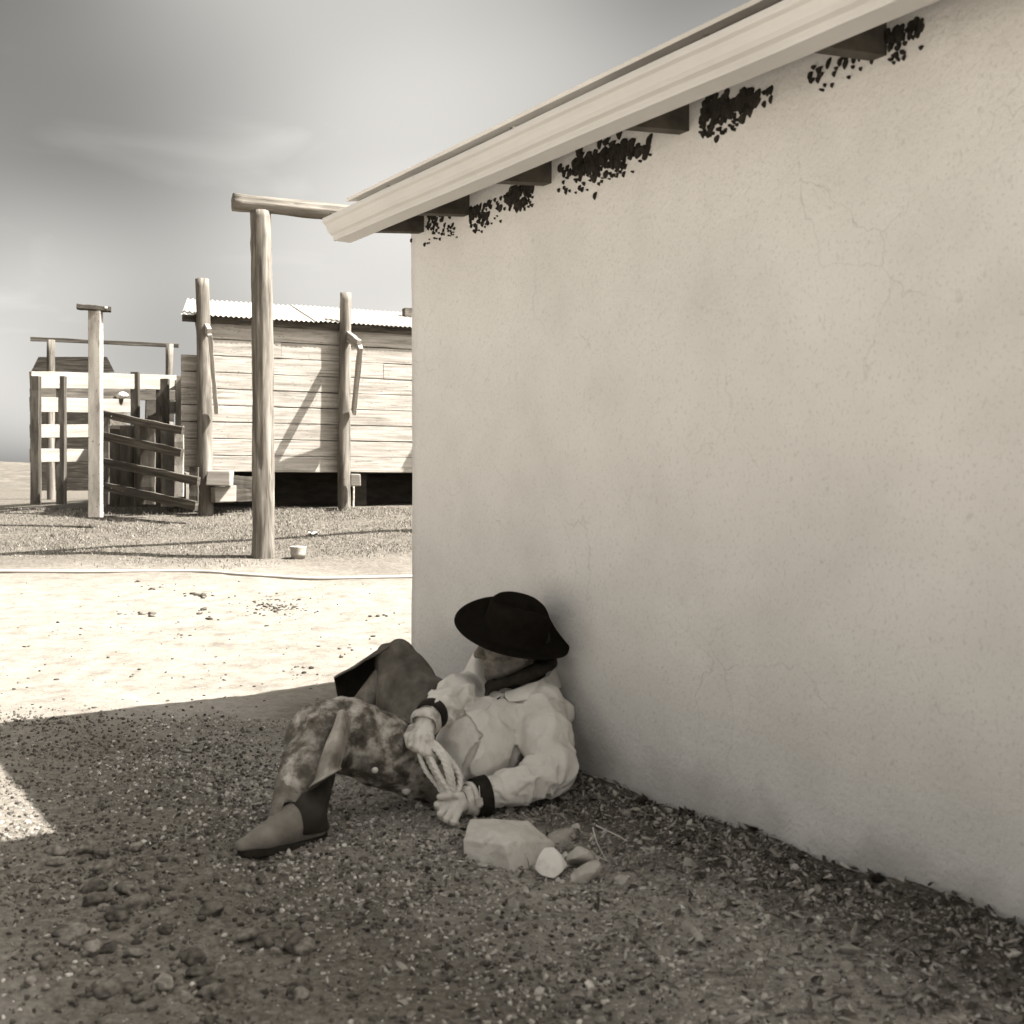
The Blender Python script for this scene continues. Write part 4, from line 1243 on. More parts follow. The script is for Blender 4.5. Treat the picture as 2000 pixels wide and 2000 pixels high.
gp_ = [surf_j(x_, y_) + Vector((0, .002, 0)) for (x_, y_) in ((938, 1443), (930, 1455), (922, 1468), (915, 1482), (910, 1496), (911, 1510), (920, 1523), (936, 1530), (955, 1532))]
for a_, b_, r1_, r2_ in zip(gp_[:-1], gp_[1:], (.004, .006, .009, .011, .012, .012, .012, .011), (.006, .009, .011, .012, .012, .012, .011, .010)): J.cone(a_, b_, r1_, r2_, .004, 'sub')
# near sleeve: a deep crease parts it from the chest, and the forearm is bunched into hard folds
J.cone(at(1046, 1388, 3.63), at(1008, 1436, 3.585), .010, .013, .012, 'sub')
J.cone(at(1008, 1436, 3.585), at(1006, 1500, 3.545), .013, .018, .012, 'sub')
J.cone(SN, at(1066, 1442, 3.585), .072, .078, .012, fold=soft_fold(.005, 9, 6))
J.cone(at(1066, 1440, 3.585), at(1078, 1500, 3.50), .080, .070, .02, fold=sleeve_fold(.008, .045, 1.0, 7))
J.cone(at(1078, 1506, 3.495), at(1000, 1538, 3.445), .064, .053, .006, fold=sleeve_fold(.0125, .026, 1.3, 9))
J.cone(at(1000, 1538, 3.445), at(945, 1553, 3.41), .053, .046, .006, fold=sleeve_fold(.0095, .022, 1.1, 10))
J.cone(at(945, 1553, 3.41), at(922, 1559, 3.395), .045, .041, .004, fold=sleeve_fold(.006, .014, .4, 12))
# far sleeve
J.cone(SF, EF, .070, .056, .012, fold=soft_fold(.010, 12, 14))
J.cone(EF, at(848, 1392, 3.50), .056, .046, .008, fold=sleeve_fold(.0125, .026, 1.2, 15))
# collar
J.tor(at(1014, 1356, 3.81), (Uv * .8 + Fv * .50 + Sv * .25), .088, .013, .008, wob=.005, flat=2.0)
J.cone(at(1066, 1335, 3.80), at(1000, 1360, 3.70), .018, .009, .010, fold=soft_fold(.004, 20, 8))
# stitched seams and pocket welt as shallow grooves
def groove(p, q, w=.0022):
    for a, b in zip(p[:-1], p[1:]): J.cone(a, b, w, w, .003, 'sub')
nb = np.abs(J.D) < .02
ix = np.argwhere(nb); xx, yy, zz = J.ax[0][ix[:, 0]], J.ax[1][ix[:, 1]], J.ax[2][ix[:, 2]]
rd = 1 - np.minimum(np.abs(vnoise3(xx + .6 * zz, yy, zz - .5 * xx, 15, 77)) * 2.2, 1)
J.D[nb] -= .0055 * (rd ** 2 - .3) + .0022 * vnoise3(xx, yy, zz, 34, 78)
jk = J.mesh('jacket', canvas, man, 1)
jk['label'] = 'pale stained canvas jacket with one front panel turned open'
def surf_pt(px, py, lift_=0.0):
    """First point of the jacket along a line of sight, nudged outwards."""
    dx, dz = (px - CX) / F, -(py - HZ) / F
    for k in np.arange(3.25, 4.05, .002):
        x, y, z = dx * k, k, CH + dz * k
        i = ((np.array((x, y, z)) - J.lo) / J.h).astype(int)
        if (i < 0).any() or (i >= np.array(J.D.shape)).any(): continue
        if J.D[i[0], i[1], i[2]] < 0: return Vector((dx * (k - lift_), k - lift_, CH + dz * (k - lift_)))
    return at(px, py, 3.6)
sheet('collar', [
    [at(1086, 1306, 3.86), at(1058, 1328, 3.70), at(1022, 1342, 3.655), at(988, 1350, 3.650)],
    [at(1092, 1322, 3.85), at(1066, 1344, 3.685), at(1026, 1356, 3.632), at(986, 1358, 3.636)],
    [at(1096, 1340, 3.84), at(1070, 1360, 3.675), at(1028, 1369, 3.622), at(996, 1371, 3.622)],
], canvas, jk, .005, 6, 8, jit=.006, seed=3)
sheet('collar', [
    [at(952, 1266, 3.90), at(946, 1300, 3.86), at(950, 1330, 3.79), at(964, 1354, 3.70)],
    [at(938, 1266, 3.90), at(928, 1296, 3.84), at(930, 1330, 3.77), at(944, 1364, 3.69)],
    [at(926, 1276, 3.92), at(909, 1308, 3.87), at(901, 1338, 3.80), at(916, 1370, 3.72)],
], canvas, jk, .005, 6, 8, jit=.0025, seed=4)
# buttonhole tab on the chest
tb = [surf_pt(x, y, .003) for (x, y) in ((962, 1365), (984, 1352), (988, 1358), (967, 1372))]
tbo = mk('pocket_tab', tb + [p + Vector((.0, .006, 0)) for p in tb], [(0, 1, 2, 3), (7, 6, 5, 4), (0, 4, 5, 1), (1, 5, 6, 2), (2, 6, 7, 3), (3, 7, 4, 0)], canvas, jk)
tb2 = [surf_pt(x, y, .006) for (x, y) in ((970, 1365), (980, 1359), (981, 1361), (972, 1367))]
mk('buttonhole', tb2 + [p + Vector((0, .004, 0)) for p in tb2], [(0, 1, 2, 3), (7, 6, 5, 4), (0, 4, 5, 1), (1, 5, 6, 2), (2, 6, 7, 3), (3, 7, 4, 0)], bootdark, tbo)
def seam(pts, r=.0020, m_=None, dz=.0005):
    P = []
    for (x0, y0), (x1, y1) in zip(pts[:-1], pts[1:]):
        n = max(2, int(math.hypot(x1 - x0, y1 - y0) / 7))
        for k in range(n): P.append(surf_pt(x0 + (x1 - x0) * k / n, y0 + (y1 - y0) * k / n, dz))
    P.append(surf_pt(*pts[-1], dz))
    return tube('seam', P, r, m_ or canvas, jk, 6, 2)
seam([(1042, 1472), (1026, 1440), (1040, 1410), (1066, 1394), (1095, 1390)])
seam([(907, 1386), (925, 1412), (943, 1437)])
seam([(1060, 1368), (1085, 1364), (1102, 1372)])
seam([(960, 1376), (940, 1392), (925, 1404)])
seam([(995, 1530), (1010, 1538), (1040, 1548), (1075, 1545)])

# ------------------------------------------------------------------ cuffs
def ring_band(name, a, b, r0, r1, m, parent, ns=40, th=.004, wob=.0):
    a, b = Vector(a), Vector(b)
    Mx = frame(a, b); L = (b - a).length
    V, Fc = [], []
    prof_ = [(0, r0), (L * .5, (r0 + r1) / 2 + .0015), (L, r1), (L, r1 - th), (0, r0 - th)]
    k = len(prof_)
    for j in range(ns):
        an = 2 * math.pi * j / ns
        for (x, r_) in prof_:
            rr = r_ + wob * math.sin(3 * an + x * 40)
            V.append(Mx @ Vector((x, rr * math.cos(an), rr * math.sin(an))))
    for j in range(ns):
        for i in range(k):
            Fc.append((j*k + i, ((j+1) % ns)*k + i, ((j+1) % ns)*k + (i+1) % k, j*k + (i+1) % k))
    return mk(name, V, Fc, m, parent, True)
ca, cb = at(932, 1556, 3.402), at(957, 1551, 3.418)
cuff = ring_band('cuff_strap', at(925, 1558, 3.397), at(951, 1552, 3.414), .054, .0575, blackcuff, man, wob=.001)
cuff['label'] = 'black strap round the near jacket sleeve with a pale tag'
tgp = [at(929, 1562, 3.336), at(942, 1559, 3.343), at(944, 1571, 3.347), at(940, 1577, 3.352), at(933, 1577, 3.350)]
mk('tag', tgp + [p + Vector((0, .01, 0)) for p in tgp], [(0, 1, 2, 3, 4), (9, 8, 7, 6, 5)] + [(i, i + 5, (i+1) % 5 + 5, (i+1) % 5) for i in range(5)], tagm, cuff)
for (x0, y0, x1, y1) in ((928, 1537, 931, 1561), (936, 1535, 938, 1559)):
    tube('tag_cord', [at(x0, y0, 3.356), at((x0+x1)/2 - .5, (y0+y1)/2, 3.340), at(x1, y1, 3.336)], .0011, tagm, cuff, 6, 4)
ring_band('sleeve_end', at(917, 1560, 3.392), at(924, 1558, 3.397), .046, .050, canvas, man, wob=.003)
ring_band('cuff_strap', at(838, 1401, 3.466), at(846, 1393, 3.492), .043, .049, blackcuff, man, wob=.001)

# ------------------------------------------------------------------ gloved hands
def hand(name, wrist, palm, fingers, thumb, fr, m, lo, hi, wr=.030, pr=.030):
    S_ = SDF(lo, hi, .0025)
    S_.cone(wrist, palm, wr, pr, .01)
    for (M_, P_, T_) in fingers:
        S_.cone(wrist.lerp(M_, .25), M_, fr * 1.12, fr * 1.12, .005)
        S_.cone(M_, P_, fr * 1.06, fr * .98, .0008)
        S_.cone(P_, P_.lerp(T_, .62), fr * .98, fr * .92, .0008)
        S_.cone(P_.lerp(T_, .62), T_, fr * .92, fr * .80, .0008)
    a, b, c = thumb
    S_.cone(a, b, fr * 1.35, fr * 1.08, .008); S_.cone(b, c, fr * 1.05, fr * .88, .003)
    sl_, X_, Y_, Z_ = S_.sub(lo, hi)
    S_.D = S_.D - .0016 * vnoise3(X_, Y_, Z_, 60, 3)
    return S_.mesh(name, m, man, 1)
gn = hand('glove', at(914, 1561, 3.387), at(889, 1574, 3.36),
     [(at(871, 1562, 3.352), at(854, 1572, 3.327), at(861, 1587, 3.345)), (at(873, 1574, 3.340), at(859, 1589, 3.313), at(868, 1601, 3.333)),
      (at(882, 1584, 3.334), at(872, 1600, 3.308), at(881, 1608, 3.33)), (at(893, 1590, 3.334), at(886, 1606, 3.310), at(894, 1611, 3.33))],
     (at(899, 1556, 3.355), at(880, 1552, 3.338), at(859, 1556, 3.326)), .0098, glove2, (-.27, 3.24, -.03), (-.09, 3.46, .13), .028, .026)
gn['label'] = 'pale leather glove of the hand propped on the ground'
gf = hand('glove', at(834, 1406, 3.452), at(826, 1432, 3.425),
     [(at(806, 1436, 3.405), at(801, 1455, 3.375), at(813, 1464, 3.385)), (at(816, 1438, 3.390), at(812, 1461, 3.360), at(824, 1470, 3.374)),
      (at(828, 1441, 3.380), at(824, 1467, 3.352), at(836, 1475, 3.368)), (at(840, 1443, 3.382), at(837, 1471, 3.356), at(846, 1480, 3.372))],
     (at(806, 1424, 3.435), at(796, 1438, 3.412), at(799, 1456, 3.392)), .0108, glovem, (-.36, 3.28, .12), (-.17, 3.54, .34), .030, .031)
gf['label'] = 'stained leather glove of the hand holding the rope'
ring_band('glove_cuff', at(829, 1417, 3.437), at(836, 1404, 3.460), .0405, .046, glovem, man, wob=.004)
ring_band('glove_cuff', at(904, 1565, 3.378), at(919, 1560, 3.391), .036, .041, glove2, man, wob=.002)

# ------------------------------------------------------------------ chaps, jeans, boot
C = SDF((-.68, 3.05, -.01), (-.10, 3.75, .50), .0042)
lf = lambda A, f_, sd: soft_fold(A, f_, sd)
C.cone(at(852, 1522, 3.58), at(745, 1462, 3.49), .078, .102, .03, fold=lf(.010, 9, 21))
C.cone(at(745, 1462, 3.49), at(668, 1432, 3.44), .100, .098, .03, fold=lf(.010, 10, 22))
C.cone(at(668, 1436, 3.44), at(622, 1440, 3.40), .100, .086, .03, fold=lf(.007, 10, 23))
C.cone(at(622, 1438, 3.40), at(600, 1500, 3.31), .084, .072, .03, fold=lf(.008, 12, 24))
C.cone(at(600, 1500, 3.31), at(586, 1538, 3.26), .072, .064, .02, fold=lf(.006, 14, 25))
C.cone(at(608, 1528, 3.295), at(594, 1600, 3.215), .046, .062, .006, 'sub')
C.cone(at(640, 1560, 3.26), at(560, 1600, 3.20), .03, .03, .004, 'sub')
C.cone(at(688, 1500, 3.33), at(676, 1400, 3.335), .020, .012, .02, 'sub')
C.cone(at(700, 1560, 3.36), at(790, 1600, 3.40), .020, .02, .03, 'sub')
nb = np.abs(C.D) < .02
ix = np.argwhere(nb); xx, yy, zz = C.ax[0][ix[:, 0]], C.ax[1][ix[:, 1]], C.ax[2][ix[:, 2]]
rd = 1 - np.minimum(np.abs(vnoise3(xx * .8 + .3 * zz, yy, zz * .5 - .4 * xx, 17, 87)) * 2.2, 1)
C.D[nb] -= .005 * (rd - .4) + .002 * vnoise3(xx, yy, zz, 40, 88)
ch = C.mesh('chaps', leather, man, 1)
ch['label'] = 'mottled worn leather chaps over the near leg'
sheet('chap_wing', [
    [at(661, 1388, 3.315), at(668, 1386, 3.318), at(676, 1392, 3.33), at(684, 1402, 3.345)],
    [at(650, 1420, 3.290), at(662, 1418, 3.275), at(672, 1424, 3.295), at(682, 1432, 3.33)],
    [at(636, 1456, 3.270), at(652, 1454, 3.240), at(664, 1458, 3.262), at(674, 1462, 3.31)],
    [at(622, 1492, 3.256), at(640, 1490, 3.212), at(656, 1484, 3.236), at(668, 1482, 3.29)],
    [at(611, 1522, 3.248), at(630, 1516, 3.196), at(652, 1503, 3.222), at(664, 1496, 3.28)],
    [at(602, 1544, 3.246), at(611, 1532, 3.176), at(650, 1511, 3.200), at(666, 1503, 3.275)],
], worn, ch, .0045, 8, 8, jit=.003, under=wing_shade)
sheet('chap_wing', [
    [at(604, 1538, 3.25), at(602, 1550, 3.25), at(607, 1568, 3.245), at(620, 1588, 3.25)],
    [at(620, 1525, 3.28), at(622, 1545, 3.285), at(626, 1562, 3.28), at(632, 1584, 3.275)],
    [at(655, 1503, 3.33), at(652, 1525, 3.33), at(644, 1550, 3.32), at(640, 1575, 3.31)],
], wing_shade, ch, .004, 8, 8)  # whole sheet in the painted shade tone
concho = mat('concho_silver', [(.3, .62), (.7, .72)], (40, 40, 40), 2, .35, spec=.6, rand=False)
for (px, py, Y_) in ((732, 1503, 3.392), (793, 1545, 3.472)):
    ctr = at(px, py - 1, Y_)
    nrm = Vector((-.15, -.85, -.25)).normalized()
    e1 = nrm.cross(Vector((0, 0, 1))).normalized(); e2 = nrm.cross(e1)
    V, Fc = [ctr + nrm * .010], []
    ns = 20
    for (r_, hgt) in ((.006, .009), (.010, .006), (.0128, .002), (.0135, -.012)):
        for j in range(ns):
            a = 2 * math.pi * j / ns; V.append(ctr + (e1 * math.cos(a) + e2 * math.sin(a)) * r_ + nrm * hgt)
    for j in range(ns): Fc.append((0, 1 + j, 1 + (j+1) % ns))
    for i in range(3):
        for j in range(ns): Fc.append((1 + i*ns + j, 1 + (i+1)*ns + j, 1 + (i+1)*ns + (j+1) % ns, 1 + i*ns + (j+1) % ns))
    mk('concho', V, Fc, concho, ch, True)

C2 = SDF((-.72, 3.55, -.01), (-.05, 4.3, .50), .0048)
vfold = lambda A, sd: (lambda s, ang, X_, Y_, Z_: A * 1.0 * np.abs(np.sin((X_ * 1.0 + .30 * Z_) * 44 + 1.6 * vnoise3(X_, Y_, Z_, 9, sd))) + .4 * A * vnoise3(X_, Y_, Z_, 14, sd))
C2.cone(at(776, 1294, 4.08), at(838, 1385, 3.90), .068, .085, .03, fold=vfold(.010, 31))
C2.cone(at(838, 1385, 3.90), at(880, 1470, 3.74), .085, .10, .03, fold=vfold(.008, 32))
C2.cone(at(774, 1298, 4.07), at(765, 1372, 3.97), .064, .050, .03, fold=vfold(.012, 33))
C2.cone(at(800, 1330, 3.98), at(805, 1420, 3.86), .06, .06, .03, fold=vfold(.010, 34))
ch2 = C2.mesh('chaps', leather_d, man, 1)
ch2['label'] = 'plain brown leather chaps over the raised far knee'
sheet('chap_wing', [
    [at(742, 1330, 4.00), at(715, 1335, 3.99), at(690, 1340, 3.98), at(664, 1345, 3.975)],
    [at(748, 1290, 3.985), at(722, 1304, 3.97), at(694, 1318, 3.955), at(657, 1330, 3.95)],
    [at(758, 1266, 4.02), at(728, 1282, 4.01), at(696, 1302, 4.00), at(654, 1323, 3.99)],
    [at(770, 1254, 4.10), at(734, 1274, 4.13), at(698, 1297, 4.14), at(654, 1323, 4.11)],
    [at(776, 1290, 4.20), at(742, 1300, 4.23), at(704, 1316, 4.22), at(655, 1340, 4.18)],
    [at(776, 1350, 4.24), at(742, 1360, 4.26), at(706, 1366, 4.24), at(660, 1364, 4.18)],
][2:], leather_d, ch2, .004, 8, 8, jit=.003, under=wing_shade)
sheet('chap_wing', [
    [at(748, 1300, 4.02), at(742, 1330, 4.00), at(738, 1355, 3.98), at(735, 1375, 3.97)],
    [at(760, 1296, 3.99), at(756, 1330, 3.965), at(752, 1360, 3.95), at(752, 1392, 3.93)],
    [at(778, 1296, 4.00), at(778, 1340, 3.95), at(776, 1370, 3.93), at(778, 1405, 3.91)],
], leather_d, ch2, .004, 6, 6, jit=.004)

Jn = SDF((-.72, 3.05, -.01), (-.48, 3.40, .26), .004)
Jn.cone(at(578, 1535, 3.26), at(556, 1600, 3.185), .056, .047, .01, fold=sleeve_fold(.005, .04, .6, 41))
Jn.cone(at(566, 1590, 3.19), at(548, 1640, 3.14), .040, .048, .002, 'sub')
Jn.mesh('jeans', denim, man, 1)
Bt = SDF((-.80, 2.98, -.02), (-.45, 3.36, .26), .0036)
Bt.cone(at(474, 1654, 3.10), at(515, 1640, 3.128), .0215, .036, .01)
Bt.cone(at(515, 1640, 3.128), at(556, 1615, 3.165), .036, .043, .015)
Bt.cone(at(556, 1615, 3.165), at(596, 1582, 3.22), .043, .050, .02)
Bt.cone(at(545, 1640, 3.16), at(610, 1630, 3.235), .036, .038, .015)
Bt.plane((0, 0, .014), (0, 0, -1))
bt = Bt.mesh('boot', bootm, man, 1)
bt['label'] = 'round-toed brown leather boot planted on the gravel'
Bs = SDF((-.66, 3.08, -.01), (-.44, 3.40, .28), .0042)
Bs.cone(at(596, 1585, 3.215), at(612, 1520, 3.30), .053, .056, .02, fold=soft_fold(.006, 16, 51))
Bs.cone(at(600, 1600, 3.205), at(618, 1632, 3.235), .05, .042, .02)
Bs.plane((0, 0, .03), (0, 0, -1))
Bs.mesh('boot_shaft', bootdark, bt, 1)  # darker than the foot: deep shade at heel and shaft painted in
# sole and heel follow the outline of the foot
def sole_pts(off):
    cl = [(at(478, 1660, 3.10), .014), (at(490, 1657, 3.105), .026), (at(515, 1650, 3.128), .040), (at(550, 1640, 3.155), .036), (at(590, 1632, 3.205), .034), (at(618, 1626, 3.238), .036)]
    L, R = [], []
    for i, (p, r_) in enumerate(cl):
        q0 = cl[max(i-1, 0)][0]; q1 = cl[min(i+1, len(cl)-1)][0]
        d = (q1 - q0); d.z = 0; d.normalize(); n2 = Vector((-d.y, d.x, 0))
        L.append(p + n2 * (r_ + off)); R.append(p - n2 * (r_ + off))
    d = (cl[0][0] - cl[1][0]); d.z = 0; d.normalize()
    tip = cl[0][0] + d * (.016 + off)
    d = (cl[-1][0] - cl[-2][0]); d.z = 0; d.normalize()
    back = cl[-1][0] + d * (.034 + off)
    return [tip] + L + [back] + R[::-1]
sp = sole_pts(.003)
nS = len(sp)
V = [Vector((p.x, p.y, .000)) for p in sp] + [Vector((p.x, p.y, .0145)) for p in sp]
mk('sole', V, [tuple(range(nS - 1, -1, -1)), tuple(range(nS, 2*nS))] + [(i, (i+1) % nS, (i+1) % nS + nS, i + nS) for i in range(nS)], bootdark, bt)

# ------------------------------------------------------------------ coiled rope between the hands
strands = [
    [(840, 1448, 3.40), (852, 1455, 3.37), (868, 1475, 3.345), (879, 1502, 3.335), (884, 1528, 3.338), (886, 1546, 3.345)],
    [(838, 1462, 3.375), (850, 1462, 3.36), (866, 1484, 3.338), (874, 1508, 3.328), (880, 1532, 3.332), (884, 1550, 3.338)],
    [(846, 1452, 3.42), (866, 1470, 3.40), (886, 1494, 3.385), (897, 1515, 3.375), (898, 1532, 3.365), (892, 1550, 3.35)],
    [(832, 1470, 3.37), (842, 1484, 3.355), (852, 1505, 3.342), (864, 1524, 3.335), (876, 1542, 3.335), (880, 1556, 3.335)],
    [(830, 1472, 3.385), (840, 1490, 3.37), (854, 1516, 3.358), (862, 1532, 3.35), (868, 1548, 3.342), (872, 1558, 3.338)],
    [(818, 1466, 3.37), (822, 1484, 3.362), (832, 1506, 3.362), (846, 1524, 3.362), (858, 1540, 3.355), (866, 1556, 3.345)],
]
rope = empty('coiled_rope', at(865, 1505, 3.35), 'small coil of pale twisted rope held between the two gloves', 'rope')
for i, st in enumerate(strands):
    tube('rope_loop', [at(*p) for p in st], .0082 if i != 5 else .0062, ropem, rope, 18, 22, twist=130.0, lobes=3, lobe=.38)

# ================================================================== loose things on the ground
def island_mat(name, tones, rough=.95, scale=30, spec=.08, mixf=.5, bump=.4):
    """Tone varies from piece to piece, with a little grain on each."""
    m = bpy.data.materials.new(name); m.use_nodes = True
    n, l = m.node_tree.nodes, m.node_tree.links
    bs = n['Principled BSDF']; bs.inputs['Roughness'].default_value = rough; bs.inputs['Specular IOR Level'].default_value = spec
    g = n.new('ShaderNodeNewGeometry')
    rp = n.new('ShaderNodeValToRGB'); e = rp.color_ramp.elements
    while len(e) < len(tones): e.new(.5)
    for k, (p, v) in enumerate(tones): e[k].position = p; e[k].color = T(v)
    l.new(g.outputs['Random Per Island'], rp.inputs[0])
    t = n.new('ShaderNodeTexNoise'); t.inputs['Scale'].default_value = scale; t.inputs['Detail'].default_value = 3
    l.new(g.outputs['Position'], t.inputs['Vector'])
    mr = n.new('ShaderNodeMapRange'); mr.inputs[1].default_value = .3; mr.inputs[2].default_value = .7; mr.inputs[3].default_value = 1 - mixf; mr.inputs[4].default_value = 1 + mixf * .5
    l.new(t.outputs[0], mr.inputs[0])
    v = n.new('ShaderNodeVectorMath'); v.operation = 'SCALE'; l.new(rp.outputs[0], v.inputs[0]); l.new(mr.outputs[0], v.inputs['Scale'])
    l.new(v.outputs[0], bs.inputs['Base Color'])
    return m

_b = bmesh.new(); bmesh.ops.create_icosphere(_b, subdivisions=1, radius=1.0)
ICO_V = np.array([v_.co[:] for v_ in _b.verts]); ICO_F = np.array([[q.index for q in f_.verts] for f_ in _b.faces]); _b.free()
def rot_batch(n, tilt=1.0):
    q = nrng.normal(size=(n, 4)); q[:, 1:3] *= tilt; q /= np.linalg.norm(q, axis=1, keepdims=True)
    w, x, y, z = q.T
    return np.stack([np.stack([1-2*(y*y+z*z), 2*(x*y-z*w), 2*(x*z+y*w)], -1), np.stack([2*(x*y+z*w), 1-2*(x*x+z*z), 2*(y*z-x*w)], -1), np.stack([2*(x*z-y*w), 2*(y*z+x*w), 1-2*(x*x+y*y)], -1)], 1)
def pebbles(name, x, y, size, m, flat=.6, sink=.25, jit=.28, smooth=False, zoff=0.0):
    n = len(x)
    V = ICO_V[None] * (1 + nrng.uniform(-jit, jit, (n, 12, 1)))
    sc = np.stack([nrng.uniform(.8, 1.35, n), nrng.uniform(.7, 1.1, n), nrng.uniform(flat * .7, flat * 1.3, n)], 1) * size[:, None]
    V = V * sc[:, None, :]
    V = np.einsum('nij,nkj->nki', rot_batch(n, .35), V)
    z = ground_z(x, y) + size * flat * (1 - sink * 2) + zoff
    V = V + np.stack([x, y, z], 1)[:, None, :]
    Fq = ICO_F[None] + (np.arange(n) * 12)[:, None, None]
    return np_mesh(name, V.reshape(-1, 3), Fq.reshape(-1, 3), m, None, smooth)

def wall_dist(x, y): return (x - W0.x) * WN.x + (y - W0.y) * WN.y
def keep(x, y, f):
    k = nrng.random(len(x)) < f
    return x[k], y[k]

# gravel: thick along the building and under the man, thinning to the left
N = 66000
x = nrng.uniform(-1.5, 1.25, N); y = nrng.uniform(2.0, 4.9, N)
d = wall_dist(x, y)
dens = sstep(1.35, .55, d + .25 * vnoise(x, y, 2.2, 31)) * (.55 + .45 * sstep(-.3, .5, vnoise(x, y, 5, 33))) + .10
dens = np.where(d < .02, 0, dens * np.where(d > 1.25, .5, 1)) * np.where(y > 4.2, .5, 1)
x, y = keep(x, y, np.clip(dens, 0, 1))
sz = .0022 + .0060 * nrng.random(len(x)) ** 2.8
grav = pebbles('gravel', x, y, sz, island_mat('gravel_stone', [(0, .16), (.3, .27), (.7, .40), (.93, .50), (1, .62)]), .62, .25, .42)
tag(grav, 'fine angular gravel strewn along the foot of the wall', 'gravel', None, 'stuff')
# soil crumbs to the left and behind
N = 52000
x = nrng.uniform(-2.3, .3, N); y = nrng.uniform(2.0, 6.0, N)
d = wall_dist(x, y)
x, y = keep(x, y, np.clip(sstep(.35, 1.0, d) * (.45 + .55 * sstep(-.2, .4, vnoise(x, y, 4, 41))) * sstep(5.3, 4.7, y), 0, 1))
sz = .002 + .0065 * nrng.random(len(x)) ** 3
crumb = pebbles('soil_crumbs', x, y, sz, island_mat('soil_crumb', [(0, .05), (.4, .09), (.75, .14), (.97, .20), (1, .28)]), .7)
tag(crumb, 'loose dark crumbs of trampled soil left of the boot', 'soil', None, 'stuff')
# larger flat stones and chips
N = 480
x = nrng.uniform(-1.3, 1.2, N); y = nrng.uniform(2.05, 4.3, N)
d = wall_dist(x, y)
x, y = keep(x, y, np.where(d > .05, np.clip(sstep(1.15, .5, d), .03, 1), 0))
sz = .008 + .014 * nrng.random(len(x)) ** 2.2
chips = pebbles('stone_chips', x, y, sz, island_mat('stone_chip', [(0, .22), (.4, .34), (.8, .46), (1, .58)], mixf=.35), .40)
tag(chips, 'larger flat stone chips among the gravel', 'stones', None, 'stuff')
# clods at the lower left
clx, cly, cls = [], [], []
r = random.Random(5)
for _ in range(150):
    px, py = r.uniform(60, 610), r.uniform(1650, 1960)
    if (px > 480 and py < 1720) or (380 < px < 520 and 1625 < py < 1715): continue
    h = ground_hit(px, py)
    clx.append(h.x); cly.append(h.y); cls.append(r.uniform(.008, .030) * (1.0 if r.random() < .5 else .45))
def lumps(name, xs, ys, ss, m, sub=2, amp=.35, flat_=1.0):
    bm = bmesh.new(); bmesh.ops.create_icosphere(bm, subdivisions=sub, radius=1.0)
    bv = [v_.co.copy() for v_ in bm.verts]; bf = [[q.index for q in f_.verts] for f_ in bm.faces]; bm.free()
    V, Fc = [], []
    for k, (a, b, s) in enumerate(zip(xs, ys, ss)):
        o0 = len(V); z = gz(a, b)
        an = r.uniform(0, 6.28); ca_, sa_ = math.cos(an), math.sin(an); ex = r.uniform(.8, 1.5)
        for c in bv:
            dd = 1 + amp * mnoise.noise(c * 1.7 + Vector((k * 3.7, k, 0))) + amp * .5 * mnoise.noise(c * 4 + Vector((0, k, k)))
            px_, py_, pz_ = c.x * dd * ex, c.y * dd * .85, c.z * dd * .62
            V.append((a + s * (px_ * ca_ - py_ * sa_), b + s * (px_ * sa_ + py_ * ca_), z + s * (pz_ * flat_ + .2 * flat_)))
        Fc += [[q + o0 for q in f_] for f_ in bf]
    return np_mesh(name, V, Fc, m, None, True)
clod = lumps('dirt_clods', clx, cly, cls, island_mat('dirt_clod', [(0, .07), (.5, .12), (1, .20)], scale=60, mixf=.6), 3)
tag(clod, 'scattered rounded dirt clods at the lower left', 'clods', None, 'stuff')

# leaf litter heaped by the wall
def leaves(name, x, y, size, m, tilt=.5, lift=.008):
    n = len(x)
    base = np.array([(-1, 0, 0), (-.35, .42, .12), (.35, .40, .10), (1, 0, .05), (.35, -.40, .10), (-.35, -.42, .12), (0, 0, -.05)])
    F0 = np.array([(0, 6, 1), (1, 6, 2), (2, 6, 3), (3, 6, 4), (4, 6, 5), (5, 6, 0)])
    V = base[None] * (1 + nrng.uniform(-.25, .25, (n, 7, 1))); V[:, :, 2] *= nrng.uniform(-2.5, 3.5, (n, 1))
    V = V * (size[:, None, None] * np.stack([np.ones(n), nrng.uniform(.5, 1.1, n), np.ones(n)], 1)[:, None, :])
    V = np.einsum('nij,nkj->nki', rot_batch(n, tilt), V)
    z = ground_z(x, y) + lift * nrng.random(n) + size * .25
    V = V + np.stack([x, y, z], 1)[:, None, :]
    Fq = F0[None] + (np.arange(n) * 7)[:, None, None]
    return np_mesh(name, V.reshape(-1, 3), Fq.reshape(-1, 3), m, None, True)
N = 30000
x = nrng.uniform(-.5, 1.3, N); y = nrng.uniform(2.0, 4.6, N)
d = wall_dist(x, y)
den = np.exp(-np.clip(d - .16, 0, 9) / .16) * (.45 + .55 * sstep(-.3, .3, vnoise(x, y, 5.0, 51))) + .07 * sstep(-.3, .3, x)
x, y = keep(x, y, np.where(d > .006, np.clip(den, 0, 1), 0))
lv = leaves('leaf_litter', x, y, .005 + .013 * nrng.random(len(x)) ** 2.0, island_mat('dry_leaf', [(0, .05), (.3, .10), (.6, .20), (.85, .36), (1, .50)], .9, 40, .1, .3), .25, .012)
tag(lv, 'dark dry leaf litter heaped against the foot of the wall', 'leaf litter', None, 'stuff')
